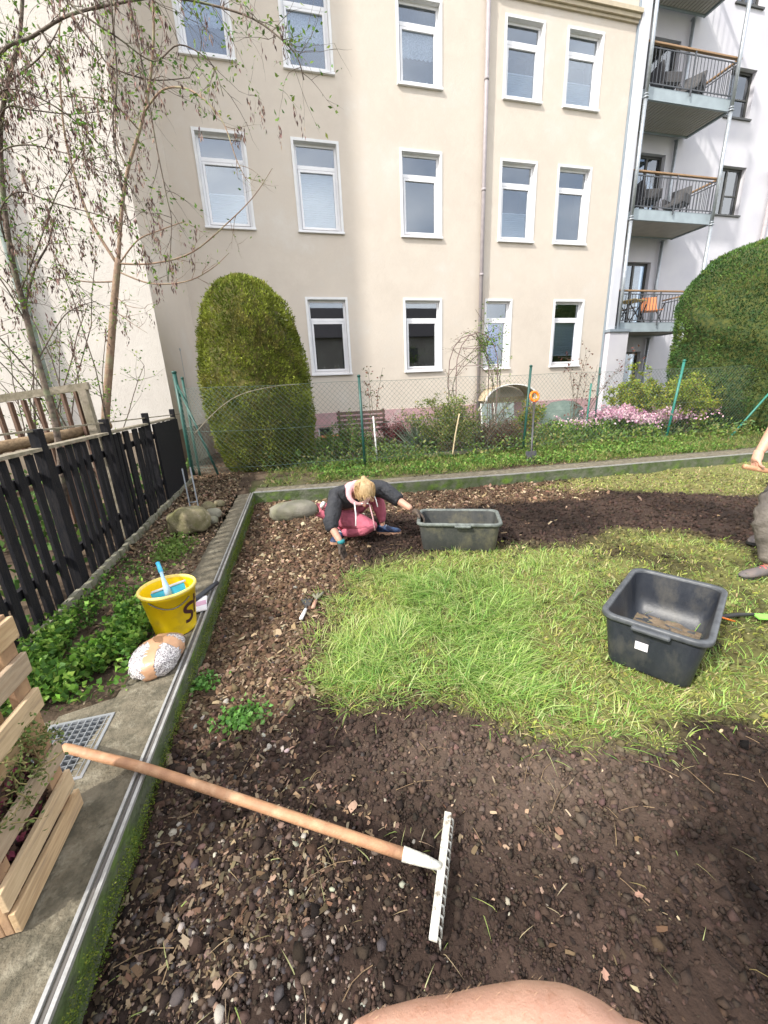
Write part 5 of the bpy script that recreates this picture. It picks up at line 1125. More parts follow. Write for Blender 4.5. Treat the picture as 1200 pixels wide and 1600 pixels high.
# --- woman, crouching and leaning forward
wm = thing('person', 'crouching woman in black jacket, pink hood and pink trousers pulling weeds beside the grey tub', 'person', (.75, 3.85, 0))
V3 = Vector
pel, chest, neck, head = V3((.52, 4.0, .33)), V3((.66, 3.78, .57)), V3((.69, 3.60, .595)), V3((.695, 3.50, .60))
sL, eL, wL = V3((.46, 3.74, .53)), V3((.365, 3.58, .30)), V3((.435, 3.46, .145))
sR, eR, wR = V3((.90, 3.76, .58)), V3((1.05, 3.62, .45)), V3((1.155, 3.50, .375))
hL, kL, aL, tL = V3((.42, 3.98, .27)), V3((.80, 3.62, .21)), V3((.50, 3.86, .09)), V3((.42, 3.78, .045))
hR, kR, aR, tR = V3((.64, 4.02, .30)), V3((.90, 3.88, .46)), V3((.945, 3.86, .10)), V3((1.10, 3.77, .035))
J = [(pel, (.13, .11)), (pel.lerp(chest, .5), (.12, .10)), (chest, (.14, .10)), (neck, .045), (head, (.082, .092)), (head+V3((.0, -.02, -.05)), (.062, .07)),
     (sL, .052), (eL, .044), (wL, .031), (sR, .052), (eR, .044), (wR, .031), (hL, .085), (kL, .052), (aL, .030), (aL+V3((-.01, -.01, -.03)), .026), (hR, .085), (kR, .052), (aR, .030), (aR+V3((.01, 0, -.03)), .026)]
E = [(0, 1), (1, 2), (2, 3), (3, 4), (4, 5), (2, 6), (6, 7), (7, 8), (2, 9), (9, 10), (10, 11), (0, 12), (12, 13), (13, 14), (14, 15), (0, 16), (16, 17), (17, 18), (18, 19)]
skin_obj('body', J, E, m_skin, wm)
J = [(pel+V3((0, .0, .08)), (.17, .14)), (pel.lerp(chest, .5), (.18, .14)), (chest, (.20, .135)), (chest.lerp(neck, .45), (.11, .08)), (sL, .098), (sL.lerp(eL, .5), .088), (eL, .076), (eL.lerp(wL, .38), .060), (sR, .098), (sR.lerp(eR, .5), .088), (eR, .074), (eR.lerp(wR, .15), .060)]
skin_obj('jacket', J, [(0, 1), (1, 2), (2, 3), (2, 4), (4, 5), (5, 6), (6, 7), (2, 8), (8, 9), (9, 10), (10, 11)], m_jacket, wm, disp=.03)
J = [(pel, (.165, .14)), (hL, .115), (hL.lerp(kL, .5), .105), (kL, .082), (kL.lerp(aL, .5), .070), (aL, .045), (hR, .115), (hR.lerp(kR, .5), .10), (kR, .080), (kR.lerp(aR, .45), .070), (aR+V3((0, 0, .05)), .046)]
skin_obj('trousers', J, [(0, 1), (1, 2), (2, 3), (3, 4), (4, 5), (0, 6), (6, 7), (7, 8), (8, 9), (9, 10)], m_pinkc, wm, disp=.025)
# hood: thick ring round the neck, cowl at the back
b = MB(); P = []; hc = V3((.675, 3.615, .585))
for k in range(19):
    a = 2*math.pi*k/18; P.append(hc+V3((.095*math.cos(a)-.012, .055*math.sin(a)+.0, .085*math.sin(a)-.03)))
b.tube(P, [.030+.012*math.sin(2*math.pi*k/18) for k in range(19)], 10, False); b.build('hood', m_hood, wm)
blobh = blob('hood_cowl', (.64, 3.70, .60), (.10, .075, .06), R(20), m_hood, wm, 4, .12, 3)
blob('hair', head+V3((0, .012, .022)), (.088, .098, .096), 0, m_hair, wm, 8, .06, 4)
b = MB(); bc = head+V3((.012, .050, .088))
for j in range(4): b.lathe([(0, -.012), (.024, -.009), (.032-.004*abs(j-1.2), 0), (.024, .009), (0, .012)], bc+V3((.002*j-.002, .014*j-.01, .008*j)), 14, axis=Matrix.Rotation(R(-55), 3, 'X'))
b.build('hair_bun', m_hair, wm)
hr = MB(); rr = random.Random(4)
for q in range(150):
    a0 = rr.uniform(-1.5, 1.5); f0 = head+V3((.088*math.sin(a0)*1.0, -.075*math.cos(a0)-.012, -.01+rr.uniform(-.05, .02))); mid = head+V3((.078*math.sin(a0)*.95, -.03+rr.uniform(-.015, .015), .075+.035*math.cos(a0)+rr.uniform(-.004, .006)))
    end = head+V3((.012+rr.gauss(0, .014), .045, .098)); S_ = smooth_path([f0, f0.lerp(mid, .55)+(f0.lerp(mid, .55)-head).normalized()*.020, mid, end], 4); hr.tube(S_, [.0022]*len(S_), 3, False)
hr.build('hair_strands', mat('hair_strand', (.44, .28, .13), .45, (.62, .44, .24), 60), wm)
for q in range(1): b = MB(); [b.tube([head+V3((.07*math.sin(a_), -.085, -.03-.02*abs(a_))), head+V3((.085*math.sin(a_)+rr.gauss(0, .006), -.10, -.075))], .0012, 3, False) for a_ in np.linspace(-1, 1, 14)]; b.build('loose_hair', m_hair, wm)
face(wm, head+V3((0, .005, -.055)), (-.1, -.45, -.88), (0, -.8, .5), .070, m_skin)
for p, q in (((.60, 3.52, .50), (.585, 3.44, .30)), ((.735, 3.50, .48), (.76, 3.42, .24)), ((.79, 3.56, .56), (.815, 3.50, .44))):
    b = MB(); b.tube([p, V3(p).lerp(V3(q), .5)+V3((.006, 0, 0)), q], .006, 6); b.build('drawstring', m_wcord if p[0] != .735 else m_hood, wm)
b = MB(); b.tube([(.345, 3.93, .36), (.33, 3.89, .40), (.345, 3.84, .44)], .022, 8); b.build('shirt_hem', m_white2, wm)
hand_mesh('glove', wL+V3((0, 0, .01)), (.12, -.12, -1), (.5, -.4, 0), 1, .22, m_glove, wm, .35, .5)
b = MB(); b.tube([wL+V3((0, 0, .028)), wL+V3((.006, -.004, -.004))], [.036, .034], 10); b.build('glove_cuff', m_teal, wm)
hand_mesh('glove', wR+V3((.0, -.01, 0)), (.75, -.3, -.6), (.2, -.3, -.9), -1, .23, m_glove, wm, .8, .4)
def shoe(an, toe, parent, up_m, sole_m, L=.27, name='shoe', lacem=m_wcord, mid=None):
    an = V3(an); toe = V3(toe); d = V3((toe.x-an.x, toe.y-an.y, 0)).normalized(); s = V3((-d.y, d.x, 0)); heel = V3((an.x, an.y, 0))-d*L*.26; z0 = min(toe.z, an.z)-.035
    def ring(u, w_, h): 
        c = heel+d*L*u; out = []
        for k in range(12):
            a = 2*math.pi*k/12; ca, sa = math.cos(a), math.sin(a); out.append(c+s*w_*ca+V3((0, 0, z0+.022+h/2+h/2*math.copysign(abs(sa)**.7, sa))))
        return out
    b = MB(); R_ = [(0, .012, .045), (.04, .030, .075), (.18, .034, .095), (.34, .036, .088), (.52, .040, .066), (.72, .045, .052), (.88, .040, .042), (.97, .024, .032), (1, .008, .02)]; vs = []
    for r_ in R_: vs += ring(*r_)
    m = len(R_); b.add(vs, [(i*12+k, (i+1)*12+k, (i+1)*12+(k+1) % 12, i*12+(k+1) % 12) for i in range(m-1) for k in range(12)]+[tuple(range(12)), tuple((m-1)*12+k for k in range(11, -1, -1))], True); u = b.build(name, up_m, parent)
    b = MB(); vs = []; out = [(-.01, .0), (.0, .026), (.12, .036), (.35, .034), (.6, .042), (.78, .047), (.92, .040), (1.01, .014)]; pts = [(u_, w_) for u_, w_ in out]+[(u_, -w_) for u_, w_ in out[::-1]]
    for z in (z0, z0+.026): vs += [heel+d*L*u_+s*w_*1.02+V3((0, 0, z+(.012*max(0, u_-.8)/.2))) for u_, w_ in pts]
    n = len(pts); b.add(vs, [(k, (k+1) % n, n+(k+1) % n, n+k) for k in range(n)]+[tuple(range(n-1, -1, -1)), tuple(range(n, 2*n))]); b.build('sole', sole_m, u)
    for j in range(4):
        c = heel+d*L*(.40+.075*j)+V3((0, 0, z0+.105-.0135*j)); b = MB(); b.tube([c-s*.026-V3((0, 0, .012)), c, c+s*.026-V3((0, 0, .012))], .004, 5); b.build('lace', lacem, u)
    return u
shoe(aR, (1.12, 3.78, .06), wm, m_shoe, m_sole, .26, lacem=m_wsole)
shoe(aL, (.38, 3.72, .06), wm, m_shoe, m_sole, .25, lacem=m_wsole)

# --- man at the right edge, bending over a long tool
mn = thing('person', 'man at the right edge in grey work trousers gripping a wooden tool handle', 'person', (3.75, 1.9, 0))
pel, chest, neck, head = V3((3.95, 2.15, .86)), V3((3.80, 2.12, 1.30)), V3((3.74, 2.08, 1.50)), V3((3.68, 2.05, 1.62))
sL, eL, wL = V3((3.62, 2.06, 1.40)), V3((3.36, 2.02, 1.20)), V3((3.20, 2.0, .99))
sR, eR, wR = V3((3.98, 2.20, 1.42)), V3((4.05, 1.9, 1.12)), V3((3.85, 1.82, .92))
hL, kL, aL, tL = V3((3.74, 2.08, .82)), V3((3.40, 1.97, .50)), V3((3.46, 1.93, .11)), V3((3.30, 1.96, .03))
hR, kR, aR, tR = V3((4.06, 2.2, .82)), V3((4.12, 2.3, .46)), V3((4.22, 2.45, .11)), V3((4.05, 2.42, .03))
J = [(pel, (.15, .12)), (pel.lerp(chest, .5), (.14, .11)), (chest, (.17, .12)), (neck, .055), (head, (.085, .10)), (head+V3((-.02, -.01, .07)), (.07, .085)),
     (sL, .06), (eL, .044), (wL+V3((-.012, -.004, -.035)), (.030, .026)), (sR, .06), (eR, .042), (wR, .028), (hL, .09), (kL, .058), (aL, .034), (aL+V3((0, 0, -.03)), .03), (hR, .09), (kR, .058), (aR, .034), (aR+V3((0, 0, -.03)), .03)]
skin_obj('body', J, E, m_skin, mn)
J = [(pel+V3((0, 0, -.02)), (.20, .165)), (pel.lerp(chest, .5), (.20, .16)), (chest, (.22, .15)), (chest.lerp(neck, .5), (.11, .09)), (sL, .10), (sL.lerp(eL, .55), .07), (sR, .09), (sR.lerp(eR, .55), .07)]
skin_obj('shirt', J, [(0, 1), (1, 2), (2, 3), (2, 4), (4, 5), (2, 6), (6, 7)], m_shirt, mn, disp=.03)
J = [(pel, (.18, .15)), (hL, .12), (hL.lerp(kL, .5), .112), (kL, .100), (kL.lerp(aL, .5), .090), (aL+V3((.0, 0, .015)), .074), (hR, .12), (hR.lerp(kR, .5), .11), (kR, .095), (kR.lerp(aR, .5), .088), (aR+V3((0, 0, .015)), .074)]
skin_obj('trousers', J, [(0, 1), (1, 2), (2, 3), (3, 4), (4, 5), (0, 6), (6, 7), (7, 8), (8, 9), (9, 10)], m_trou, mn, disp=.055)
blob('hair', head+V3((.01, .01, .05)), (.095, .11, .10), 0, mat('brown_hair', (.08, .05, .03), .6, (.04, .025, .015), 30), mn, 8, .06, 3)
face(mn, head+V3((0, 0, .02)), (-1, -.2, -.5), (0, 0, 1), .09, m_skin)
hand_mesh('hand', wL, (-.35, -.12, -.92), (.55, -.3, -.25), -1, .19, m_skin, mn, .85, .2)
hand_mesh('hand', wR, (-.6, .1, -.75), (-.1, 1, 0), 1, .19, m_skin, mn, .85, .2)
shoe(aL, tL, mn, m_boot, m_black, .29, 'shoe', m_lace_p); shoe(aR, tR, mn, m_boot, m_black, .29, 'shoe', m_lace_p)
b = MB(); b.tube([(3.06, 1.985, .885), (3.6, 1.90, .76), (4.5, 1.74, .42), (5.2, 1.60, .04)], .017, 12); t = tag(b.build('long_tool', m_hw), 'wooden tool handle held by the man at the right edge', 'tool')

# --- the photographer's own arm low in front of the lens: forearm, hand and fingers
ph = thing('person', 'bare skin of an arm held close to the lens at the foot of the picture', 'person', (.1, .1, 1.0))
def cp(u, v, d):   # metres right, down and ahead of the camera position
    return V3((0, 0, 1.5))+right*u+down*v+fwd*d
def ct(bx, top, r_, d=.22):   # centre of a limb section at bearing bx whose upper edge lies at that drop
    return cp((bx-600)/620*d, (top-800)/620*d+r_*1.56, d), r_
sec = [ct(520, 1618, .012), ct(545, 1597, .020), ct(600, 1575, .026), ct(660, 1560, .030), ct(720, 1552, .032), ct(780, 1538, .035), ct(840, 1528, .038), ct(900, 1533, .038), ct(945, 1556, .036), ct(985, 1594, .032), (cp(.150, .325, .20), .034), (cp(.17, .40, .15), .040), (cp(.19, .50, .08), .045), (cp(.2, .60, .02), .048)]
Ps = smooth_path([q[0] for q in sec], 6); Rs = np.interp(np.linspace(0, len(sec)-1, len(Ps)), range(len(sec)), [q[1] for q in sec])
fm = MB(); fm.tube(Ps, [.004]+list(Rs[1:]), 40)
ob = fm.build('arm', m_arm, ph)
sb = ob.modifiers.new('s', 'SUBSURF'); sb.levels = 1; sb.render_levels = 1
n = 420; ii = rng.integers(4, 60, n); ths = rng.random(n)*6.28; PP = []; DD = []
for q in range(n):
    c_ = Ps[ii[q]]; t_ = (Ps[ii[q]+1]-c_).normalized(); a_ = t_.cross(Vector((.3, .2, .9))).normalized(); b_ = t_.cross(a_); nn = a_*math.cos(ths[q])+b_*math.sin(ths[q]); PP.append(tuple(c_+nn*float(Rs[ii[q]])*.99)); DD.append(tuple(nn*.5+t_*.8+Vector((0, 0, .1))))
leaf_obj('fine_hairs', PP, DD, rng.uniform(.003, .006, n), .00012, pick([(.5, .34, .2)], n, .1), m_dry, ph, kind='stuff')

# -------------------------------------------------- bed surface pieces
def polar(n, r0, r1, a0, a1):
    r = np.exp(rng.uniform(np.log(r0), np.log(r1), n)); a = R(a0)+rng.random(n)*(R(a1)-R(a0)); return r*np.sin(a), r*np.cos(a), r
def inbed(x, y, m=.02): return (x > -.682+.0386*y+m) & (y < kerb_in(x)-m) & (y > .25)
_ico = bmesh.new(); bmesh.ops.create_icosphere(_ico, subdivisions=1, radius=1); ICV = np.array([v.co[:] for v in _ico.verts]); ICF = np.array([[v.index for v in f.verts] for f in _ico.faces])
OCV = np.array([(1, 0, 0), (0, 1, 0), (-1, 0, 0), (0, -1, 0), (0, 0, 1), (0, 0, -1)], float); OCF = np.array([(0, 1, 4), (1, 2, 4), (2, 3, 4), (3, 0, 4), (1, 0, 5), (2, 1, 5), (3, 2, 5), (0, 3, 5)])
def rotm(n, tilt=None):
    q = rng.normal(size=(n, 4)); q /= np.linalg.norm(q, axis=1, keepdims=True); w_, x, y, z = q.T
    return np.stack([1-2*(y*y+z*z), 2*(x*y-z*w_), 2*(x*z+y*w_), 2*(x*y+z*w_), 1-2*(x*x+z*z), 2*(y*z-x*w_), 2*(x*z-y*w_), 2*(y*z+x*w_), 1-2*(x*x+y*y)], 1).reshape(n, 3, 3)
def scatter(name, T, F, P, S, col, mt, jit=.18, smooth=False, kind='stuff', flat=None):
    n = len(P); V = T[None]*(1+rng.normal(size=(n, len(T), 1))*jit)
    if flat is None: V = V*np.array([1, .8, .62])[None]*S[:, None, None]; V = np.einsum('nij,nkj->nki', rotm(n), V)
    else:
        V = V*np.array([1, .75, flat])[None]*S[:, None, None]; a = rng.random(n)*6.28; c_, s_ = np.cos(a)[:, None], np.sin(a)[:, None]
        t1, t2 = rng.normal(size=(n, 1))*.3, rng.normal(size=(n, 1))*.3; z = V[..., 2]+V[..., 0]*t1+V[..., 1]*t2; V = np.stack([V[..., 0]*c_-V[..., 1]*s_, V[..., 0]*s_+V[..., 1]*c_, z], -1)
    V = V+P[:, None]; F2 = (F[None]+(np.arange(n)*len(T))[:, None, None]).reshape(-1)
    me = np_mesh(name, V.reshape(-1, 3), F2, np.full(n*len(F), F.shape[1]), mt, np.repeat(col, len(T), 0), smooth); o = link(name, me); o['kind'] = kind; return o
# soil crumbs
x, y, r = polar(120000, .55, 8, -62, 78); g = soft(LUSH, x, y); k = inbed(x, y) & (rng.random(len(x)) > g*.8) & (rng.random(len(x)) > soft(SPARSE, x, y)*.6); x, y, r = x[k], y[k], r[k]; n = len(x)
S = .0050*r**.85*np.exp(rng.normal(size=n)*.55); S = np.clip(S, .002, .032)
bc_ = bedcol(x, y)*(1+rng.normal(size=(n, 1))*.30)*(1+rng.normal(size=(n, 3))*.05)
o = scatter('soil_crumbs', OCV, OCF, np.stack([x, y, H(x, y)+S*.25], 1), S, bc_, m_bits, .22); tag(o, 'dark crumbly soil covering the front of the bed', 'soil')
# gravel mixed into the soil, lower left, and scattered stones
x, y, r = polar(24000, .55, 5.5, -62, 60); pb = soft(PEB, x, y, .3); li = soft(LITTER, x, y)+soft(CHIPS, x, y); dens = .02+.85*pb+.26*li; k = inbed(x, y) & (rng.random(len(x)) < dens) & (soft(SPARSE, x, y) < .4); x, y, r = x[k], y[k], r[k]; n = len(x)
S = np.clip(.0060*r**.5*np.exp(rng.normal(size=n)*.45), .0025, .024)
PEBPAL = [(.075, .05, .04), (.05, .035, .028), (.13, .10, .08), (.10, .06, .042), (.04, .033, .033), (.17, .115, .085), (.06, .035, .025), (.30, .27, .22)]
o = scatter('gravel', ICV, ICF, np.stack([x, y, H(x, y)+S*.25], 1), S, pick(PEBPAL, n), m_pebble, .10, True, flat=.6); tag(o, 'small brown and grey gravel mixed into the soil along the left kerb', 'gravel')
# larger stones one by one, on the soil_ground
bp = bed
bmx = bmesh.new(); bmesh.ops.create_icosphere(bmx, subdivisions=2, radius=1); base = [v.co.copy() for v in bmx.verts]; smeshes = []
stcols = [(.12, .085, .065), (.26, .22, .18), (.065, .048, .042), (.17, .115, .085), (.46, .42, .36), (.085, .068, .065)]
for q in range(12):
    for v, c_ in zip(bmx.verts, base): kx = 1+.5*float(fbm(np.array(c_.x*1.1+q*3.1), np.array(c_.y*1.1+c_.z+q), 1.4, 2)-.5); v.co = Vector((c_.x, c_.y*(.7+.02*q), c_.z*.55))*kx
    me = bpy.data.meshes.new('stone'); bmx.to_mesh(me); me.polygons.foreach_set('use_smooth', [True]*len(me.polygons)); cc = stcols[q % 6]
    me.materials.append(mat('stone_%d' % q, cc, .75, tuple(c*.6 for c in cc), 60, .4, 120)); smeshes.append(me)
x, y, r = polar(2600, .72, 2.6, -60, 62); k = inbed(x, y, .03) & (rng.random(len(x)) < (.04+.9*soft(PEB, x, y, .3)+.22*soft(LITTER, x, y))) & (soft(SPARSE, x, y) < .3); x, y, r = x[k][:150], y[k][:150], r[k][:150]; hz = H(x, y)
bi = bp.matrix_world.inverted()
for i in range(len(x)):
    o = bpy.data.objects.new('stone', smeshes[rng.choice(12, p=np.array([3, 2, 3, 2, .8, 2]*2)/25.6)]); C.objects.link(o); o.parent = bp; s = float(np.clip(.0100*math.exp(rng.normal()*.35), .006, .024)); o.scale = (s, s, s)
    o.location = (x[i], y[i], hz[i]+s*.25); o.rotation_euler = (rng.normal()*.3, rng.normal()*.3, rng.random()*6.28)
# wood chips and leaf litter
CV = np.array([(-1, -.5, 0), (0, -.62, .18), (1, -.4, 0), (1, .45, .05), (0, .6, .22), (-1, .5, 0)], float); CF = np.array([(0, 1, 4, 5), (1, 2, 3, 4)])
def flakes(name, x, y, S, col, mt, asp=(.6, 1), lift=.004, tilt=.45, hf=H):
    n = len(x); V = CV[None]*np.stack([np.ones(n), rng.uniform(*asp, n), rng.uniform(.3, 1.6, n)], 1)[:, None]*S[:, None, None]*(1+rng.normal(size=(n, 6, 1))*.18)
    a = rng.random(n)*6.28; c_, s_ = np.cos(a)[:, None], np.sin(a)[:, None]; t1, t2 = rng.normal(size=(n, 1))*tilt, rng.normal(size=(n, 1))*tilt
    z = V[..., 2]+V[..., 0]*t1+V[..., 1]*t2; V = np.stack([V[..., 0]*c_-V[..., 1]*s_, V[..., 0]*s_+V[..., 1]*c_, z], -1)+np.stack([x, y, hf(x, y)+lift+S*.3], 1)[:, None]
    F2 = (CF[None]+(np.arange(n)*6)[:, None, None]).reshape(-1); me = np_mesh(name, V.reshape(-1, 3), F2, np.full(2*n, 4), mt, np.repeat(col, 6, 0)); o = link(name, me); o['kind'] = 'stuff'; return o
x, y, r = polar(135000, .8, 8.5, -60, 62); li = soft(LITTER, x, y); ch = soft(CHIPS, x, y, .3); k = inbed(x, y, .01) & (rng.random(len(x)) < li*.62+ch*.75+.010+.30*soft(PEB, x, y, .3)) & (soft(SPARSE, x, y) < .5); x, y, r = x[k], y[k], r[k]; n = len(x)
LITPAL = [(.17, .115, .07), (.10, .063, .04), (.26, .19, .115), (.37, .29, .19), (.065, .042, .028), (.20, .12, .075), (.13, .095, .055), (.30, .21, .14)]
g = fbm(x, y, 2.2, 3, 33); S = np.clip(.0060*r**.62*np.exp(rng.normal(size=n)*.42), .003, .03)
o = flakes('wood_chips', x, y, S, pick(LITPAL, n)*(.60+.75*g[:, None])*(1-.45*soft(PEB, x, y, .3)[:, None]), m_dry, (.35, 1.1)); tag(o, 'brown wood chips and dead leaf litter along the left kerb and behind the tub', 'wood chips')
# the soil strip left of the kerb, and litter in garden
n = 9000; x = rng.uniform(-1.58, -.72, n); y = 1.85+rng.random(n)**.8*5.9; S = .009*np.exp(rng.normal(size=n)*.4)*(y/3)**.5
k = x < -.93+.04*y; x, y, S = x[k], y[k], S[k]
o = flakes('leaf_litter', x, y, S, pick(LITPAL, len(x))*.75, m_dry, hf=Hg, lift=0); tag(o, 'dead leaves and chips on the narrow soil strip between kerb and black fence', 'leaf litter')
n = 7000; x = rng.uniform(-1.9, 12, n); y = kerb_in(x)+.35+rng.random(n)**1.5*3.5; o = flakes('garden_litter', x, y, .012*np.exp(rng.normal(size=n)*.4)*(y/6)**.5, pick(LITPAL, n)*.8, m_dry, hf=Hg, lift=0); tag(o, 'brown litter among the plants behind the back kerb', 'leaf litter')
# individual fallen leaves
lv = MB(); out = [(0, 0), (.25, .32), (.5, .28), (.62, .5), (.8, .25), (1.1, .12), (.95, -.1), (.78, -.3), (.6, -.45), (.45, -.25), (.2, -.3)]
lm = []
for q, cc in enumerate([(.30, .17, .12), (.20, .12, .085), (.36, .24, .17), (.15, .085, .06)]):
    lv = MB(); lv.add([(u-.5, v, .10*math.sin(u*3+q)+.25*v*v) for u, v in out]+[(0, 0, .05)], [(k, (k+1) % 11, 11) for k in range(11)]); lm.append(lv.mesh('fallen_leaf', mat('fallen_leaf_%d' % q, cc, .8, tuple(c*.7 for c in cc), 30)))
x, y, r = polar(400, .8, 3.2, -25, 60); k = inbed(x, y, .05); x, y, r = x[k][:60], y[k][:60], r[k][:60]; hz = H(x, y)
for i in range(len(x)):
    o = bpy.data.objects.new('leaf', lm[i % 4]); C.objects.link(o); o.parent = bp; s = float(rng.uniform(.013, .03)); o.scale = (s, s, s); o.location = (x[i], y[i], hz[i]+.012); o.rotation_euler = (rng.normal()*.35, rng.normal()*.35, rng.random()*6.28)
# grass ------------------------------------------------------------------
def blades(name, x, y, h, w_, lean, dirang, col, hf=H, mt=m_grass, z0=0):
    n = len(x); a = dirang; D = np.stack([np.cos(a), np.sin(a), np.zeros(n)], 1); Sd = np.stack([-np.sin(a+rng.normal(size=n)*.8), np.cos(a), np.zeros(n)], 1); B0 = np.stack([x, y, hf(x, y)-.005+z0], 1)
    V = []; 
    for u, wf in ((0, .8), (.35, 1), (.7, .75), (1, 0)):
        c_ = B0+D*(lean*h*(u**1.8))[:, None]+np.array([0, 0, 1])*(h*u*(1-.45*np.clip(lean, 0, 1.6)*u))[:, None]
        if wf: V += [c_-Sd*(w_*wf/2)[:, None], c_+Sd*(w_*wf/2)[:, None]]
        else: V.append(c_)
    V = np.stack(V, 1).reshape(-1, 3); i = np.arange(n)[:, None]*7; loops = np.concatenate([i+[0, 1, 3, 2], i+[2, 3, 5, 4], i+[4, 5, 6]], 1)
    me = np_mesh(name, V, loops.ravel(), np.tile([4, 4, 3], n), mt, np.repeat(col, 7, 0)); o = link(name, me); o['kind'] = 'stuff'; return o
GP = [(.20, .37, .075), (.30, .46, .10), (.38, .52, .14), (.14, .28, .06), (.48, .54, .23)]
YP = [(.40, .45, .10), (.48, .47, .16), (.30, .40, .08), (.48, .40, .22), (.23, .31, .06)]
DP = [(.40, .31, .18), (.30, .22, .12), (.46, .38, .24), (.22, .17, .08)]
# tufts: blades share a centre and a comb direction
def tufted(nt, per, region, r0, r1, a0, a1, hmul, rad=.05):
    x, y, r = polar(nt, r0, r1, a0, a1); k = region(x, y) & inbed(x, y, .03); x, y = x[k], y[k]; n = len(x); cx, cy = np.repeat(x, per), np.repeat(y, per); m = len(cx)
    q = rng.random(m)**.6*rad*np.repeat(rng.uniform(.5, 1.5, n), per); a = rng.random(m)*6.28; return cx+q*np.cos(a), cy+q*np.sin(a), a, np.repeat(rng.random(n), per), np.repeat(np.exp(rng.normal(size=n)*.3), per)*hmul, cx, cy
lreg = lambda x, y: (rng.random(len(x)) < soft(LUSH, x, y, .35)*np.clip(1.3-1.6*np.exp(-(((x-1.0)/.10)**2+((y-2.2)/.09)**2))-1.2*np.exp(-(((x-1.75)/.22)**2+((y-2.35)/.2)**2)), 0, 1)*np.clip((fbm(x, y, 2.9, 3, 12)-.38)*4.5+.8*np.exp(-((x-1.05)/.45)**2-((y-2.45)/.5)**2), .05, 1))
x, y, a, tr, hh, cx, cy = tufted(5000, 18, lreg, 1.2, 4.2, -10, 60, 1.0, .055); n = len(x)
comb = 9*fbm(cx, cy, 1.6, 2, 3)+np.repeat(rng.normal(size=n//18)*.7, 18); mixf = rng.random(n) < .6; dirn = np.where(mixf, comb+rng.normal(size=n)*.5, a)
lushness = np.clip(fbm(cx, cy, 1.7, 3, 21)*2.2-.75+.7*np.exp(-((cx-1.05)/.4)**2-((cy-2.5)/.45)**2), 0, 1); h = (.05+.075*lushness)*hh*rng.uniform(.45, 1.25, n)
col = pick(GP, n, .16); col = lerp(col, pick(YP, n, .16), np.clip(.95-lushness-tr*.2, 0, .9)*(rng.random(n) < .7))
o = blades('lush_grass', x, y, h, .0042*rng.uniform(.7, 1.3, n), rng.uniform(.4, 1.5, n), dirn, col); tag(o, 'thick tufts of bright green grass between the two tubs', 'grass')
sreg = lambda x, y: (rng.random(len(x)) < np.clip(soft(SPARSE, x, y)*(.40+1.1*np.clip(fbm(x, y, 3, 3, 44)-.3, 0, 1)), 0, 1))
x, y, a, tr, hh, cx, cy = tufted(13000, 11, sreg, .9, 7, -15, 76, 1.3, .07); n = len(x)
o = blades('sparse_grass', x, y, (.022+.035*tr)*hh*rng.uniform(.5, 1.2, n), .0038*rng.uniform(.7, 1.3, n), rng.uniform(.4, 1.5, n), a+rng.normal(size=n)*.4, lerp(pick(YP, n, .2), pick(GP, n, .2), (tr > .62).astype(float))); tag(o, 'short patchy yellow-green grass and moss on the right of the bed', 'grass')
x, y, r = polar(46000, 1.0, 8, -12, 76); k = inbed(x, y) & (rng.random(len(x)) < soft(SPARSE, x, y, .3)*.8); x, y, r = x[k], y[k], r[k]; n = len(x)
o = flakes('moss', x, y, .0036*r**.6*np.exp(rng.normal(size=n)*.4), pick([(.33, .38, .07), (.43, .43, .10), (.24, .24, .06), (.42, .33, .17), (.22, .28, .05)], n), m_grass, (.3, .9), .002, .8); tag(o, 'low yellow moss and dead grass thatch between the grass tufts', 'moss')
x, y, r = polar(60000, 3.5, 11, 20, 76); k = inbed(x, y) & (rng.random(len(x)) < soft(MOSS, x, y, .3)*.8); x, y, r = x[k], y[k], r[k]; n = len(x)
o = blades('mossy_turf', x, y, .05*rng.uniform(.4, 1.3, n), .011*rng.uniform(.6, 1.3, n), rng.uniform(.3, 1.6, n), rng.random(n)*6.28, pick(YP+DP[:2]+[(.20, .28, .06)], n, .2)); tag(o, 'thin mossy turf strip in front of the back kerb', 'grass')
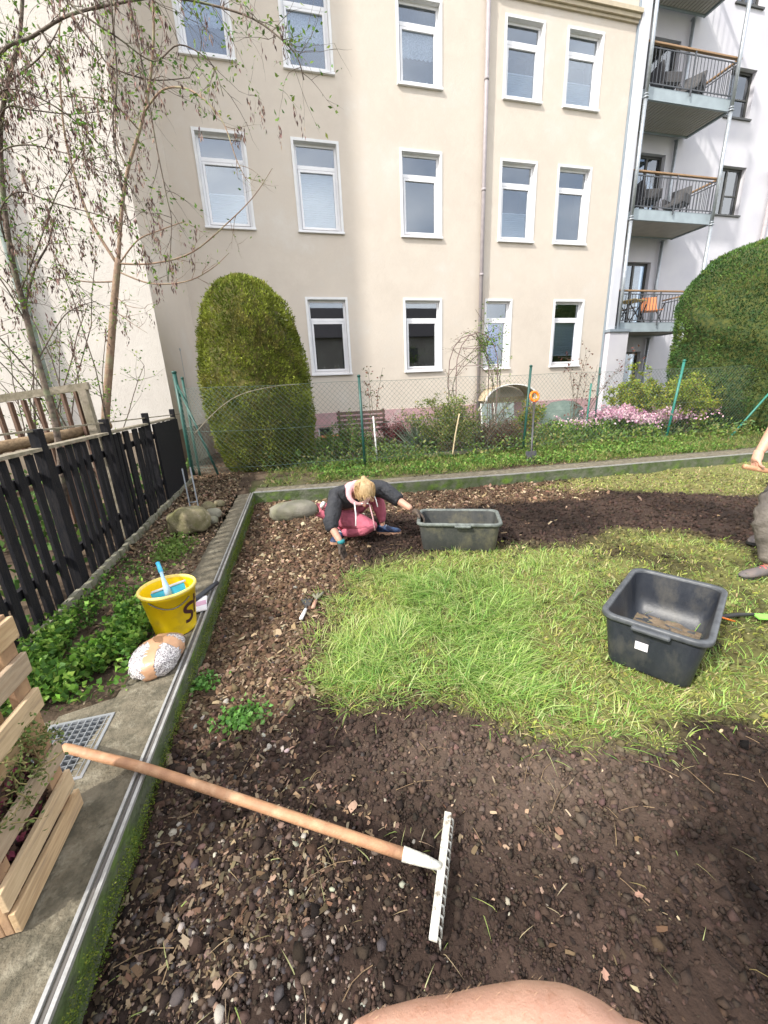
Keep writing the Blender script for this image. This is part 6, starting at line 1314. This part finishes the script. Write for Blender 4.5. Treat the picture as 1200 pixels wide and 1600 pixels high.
# straw and loose blades lying on the soil
x, y, r = polar(1150, .6, 4.5, -55, 70); k = inbed(x, y) & (rng.random(len(x)) < .25+.75*(np.abs(soft(SPARSE, x, y, .5)-.5) < .5)); x, y = x[k], y[k]; n = len(x)
o = blades('loose_straw', x, y, .035*rng.uniform(.4, 1.5, n), .0024*rng.uniform(.7, 1.4, n), np.full(n, 1.55), rng.random(n)*6.28, pick(DP+[(.28, .36, .10), (.35, .36, .16)], n, .2), z0=.008); tag(o, 'loose straw and torn grass blades scattered over the dark soil', 'straw')
# small weeds in the litter by the kerb and on soil
for (cx, cy, n, rd, l) in ((-.33, 1.65, 260, .09, 'bright green three-leaved weed patch in the gravel above the rake handle'), (-.55, 1.95, 160, .08, 'small green weed patch close to the kerb below the parcel')):
    x, y = rng.normal(cx, rd*.6, n), rng.normal(cy, rd*.5, n); k = inbed(x, y); x, y = x[k], y[k]; n = len(x); o = leaf_obj('weed_patch', np.stack([x, y, H(x, y)+.01+rng.random(n)*.035], 1), rng.normal(size=(n, 3))*[1, 1, .25]+[0, 0, .3], .026, .022, pick([(.10, .24, .04), (.18, .36, .10), (.09, .2, .04)], n), m_leafc); tag(o, l, 'weed', 'weeds in the gravel', 'stuff')
# moss cushions on the kerb face
n = 26000; y = .3+rng.random(n)*5.4; z = rng.random(n)*.13+.02; k = fbm(y, z*6, 4, 4, 88)+z > .50; y, z = y[k], z[k]; n = len(y); x = -.682+.0386*y+.012+rng.random(n)*.012
o = leaf_obj('kerb_moss', np.stack([x, y, z], 1), rng.normal(size=(n, 3))+[1, 0, .5], .0065, .004, pick([(.10, .15, .02), (.18, .22, .03), (.06, .09, .02)], n), m_thuja); tag(o, 'moss growing on the inner face of the left kerb', 'moss', None, 'stuff')
# twigs lying about
rr = random.Random(9); tw = MB()
for q in range(70):
    x, y = rr.uniform(-.5, 1.9), rr.uniform(.6, 3.6)
    if not inbed(np.array(x), np.array(y)): continue
    a = rr.random()*6.28; L = rr.uniform(.04, .16); P = [(x+math.cos(a)*L*u, y+math.sin(a)*L*u+.01*math.sin(u*4), float(H(np.array(x+math.cos(a)*L*u), np.array(y+math.sin(a)*L*u)))+.012) for u in (0, .33, .66, 1)]; tw.tube(P, .0014, 4, False)
o = tw.build('twigs', m_log); tag(o, 'thin dry twigs scattered on the soil', 'twigs', None, 'stuff')
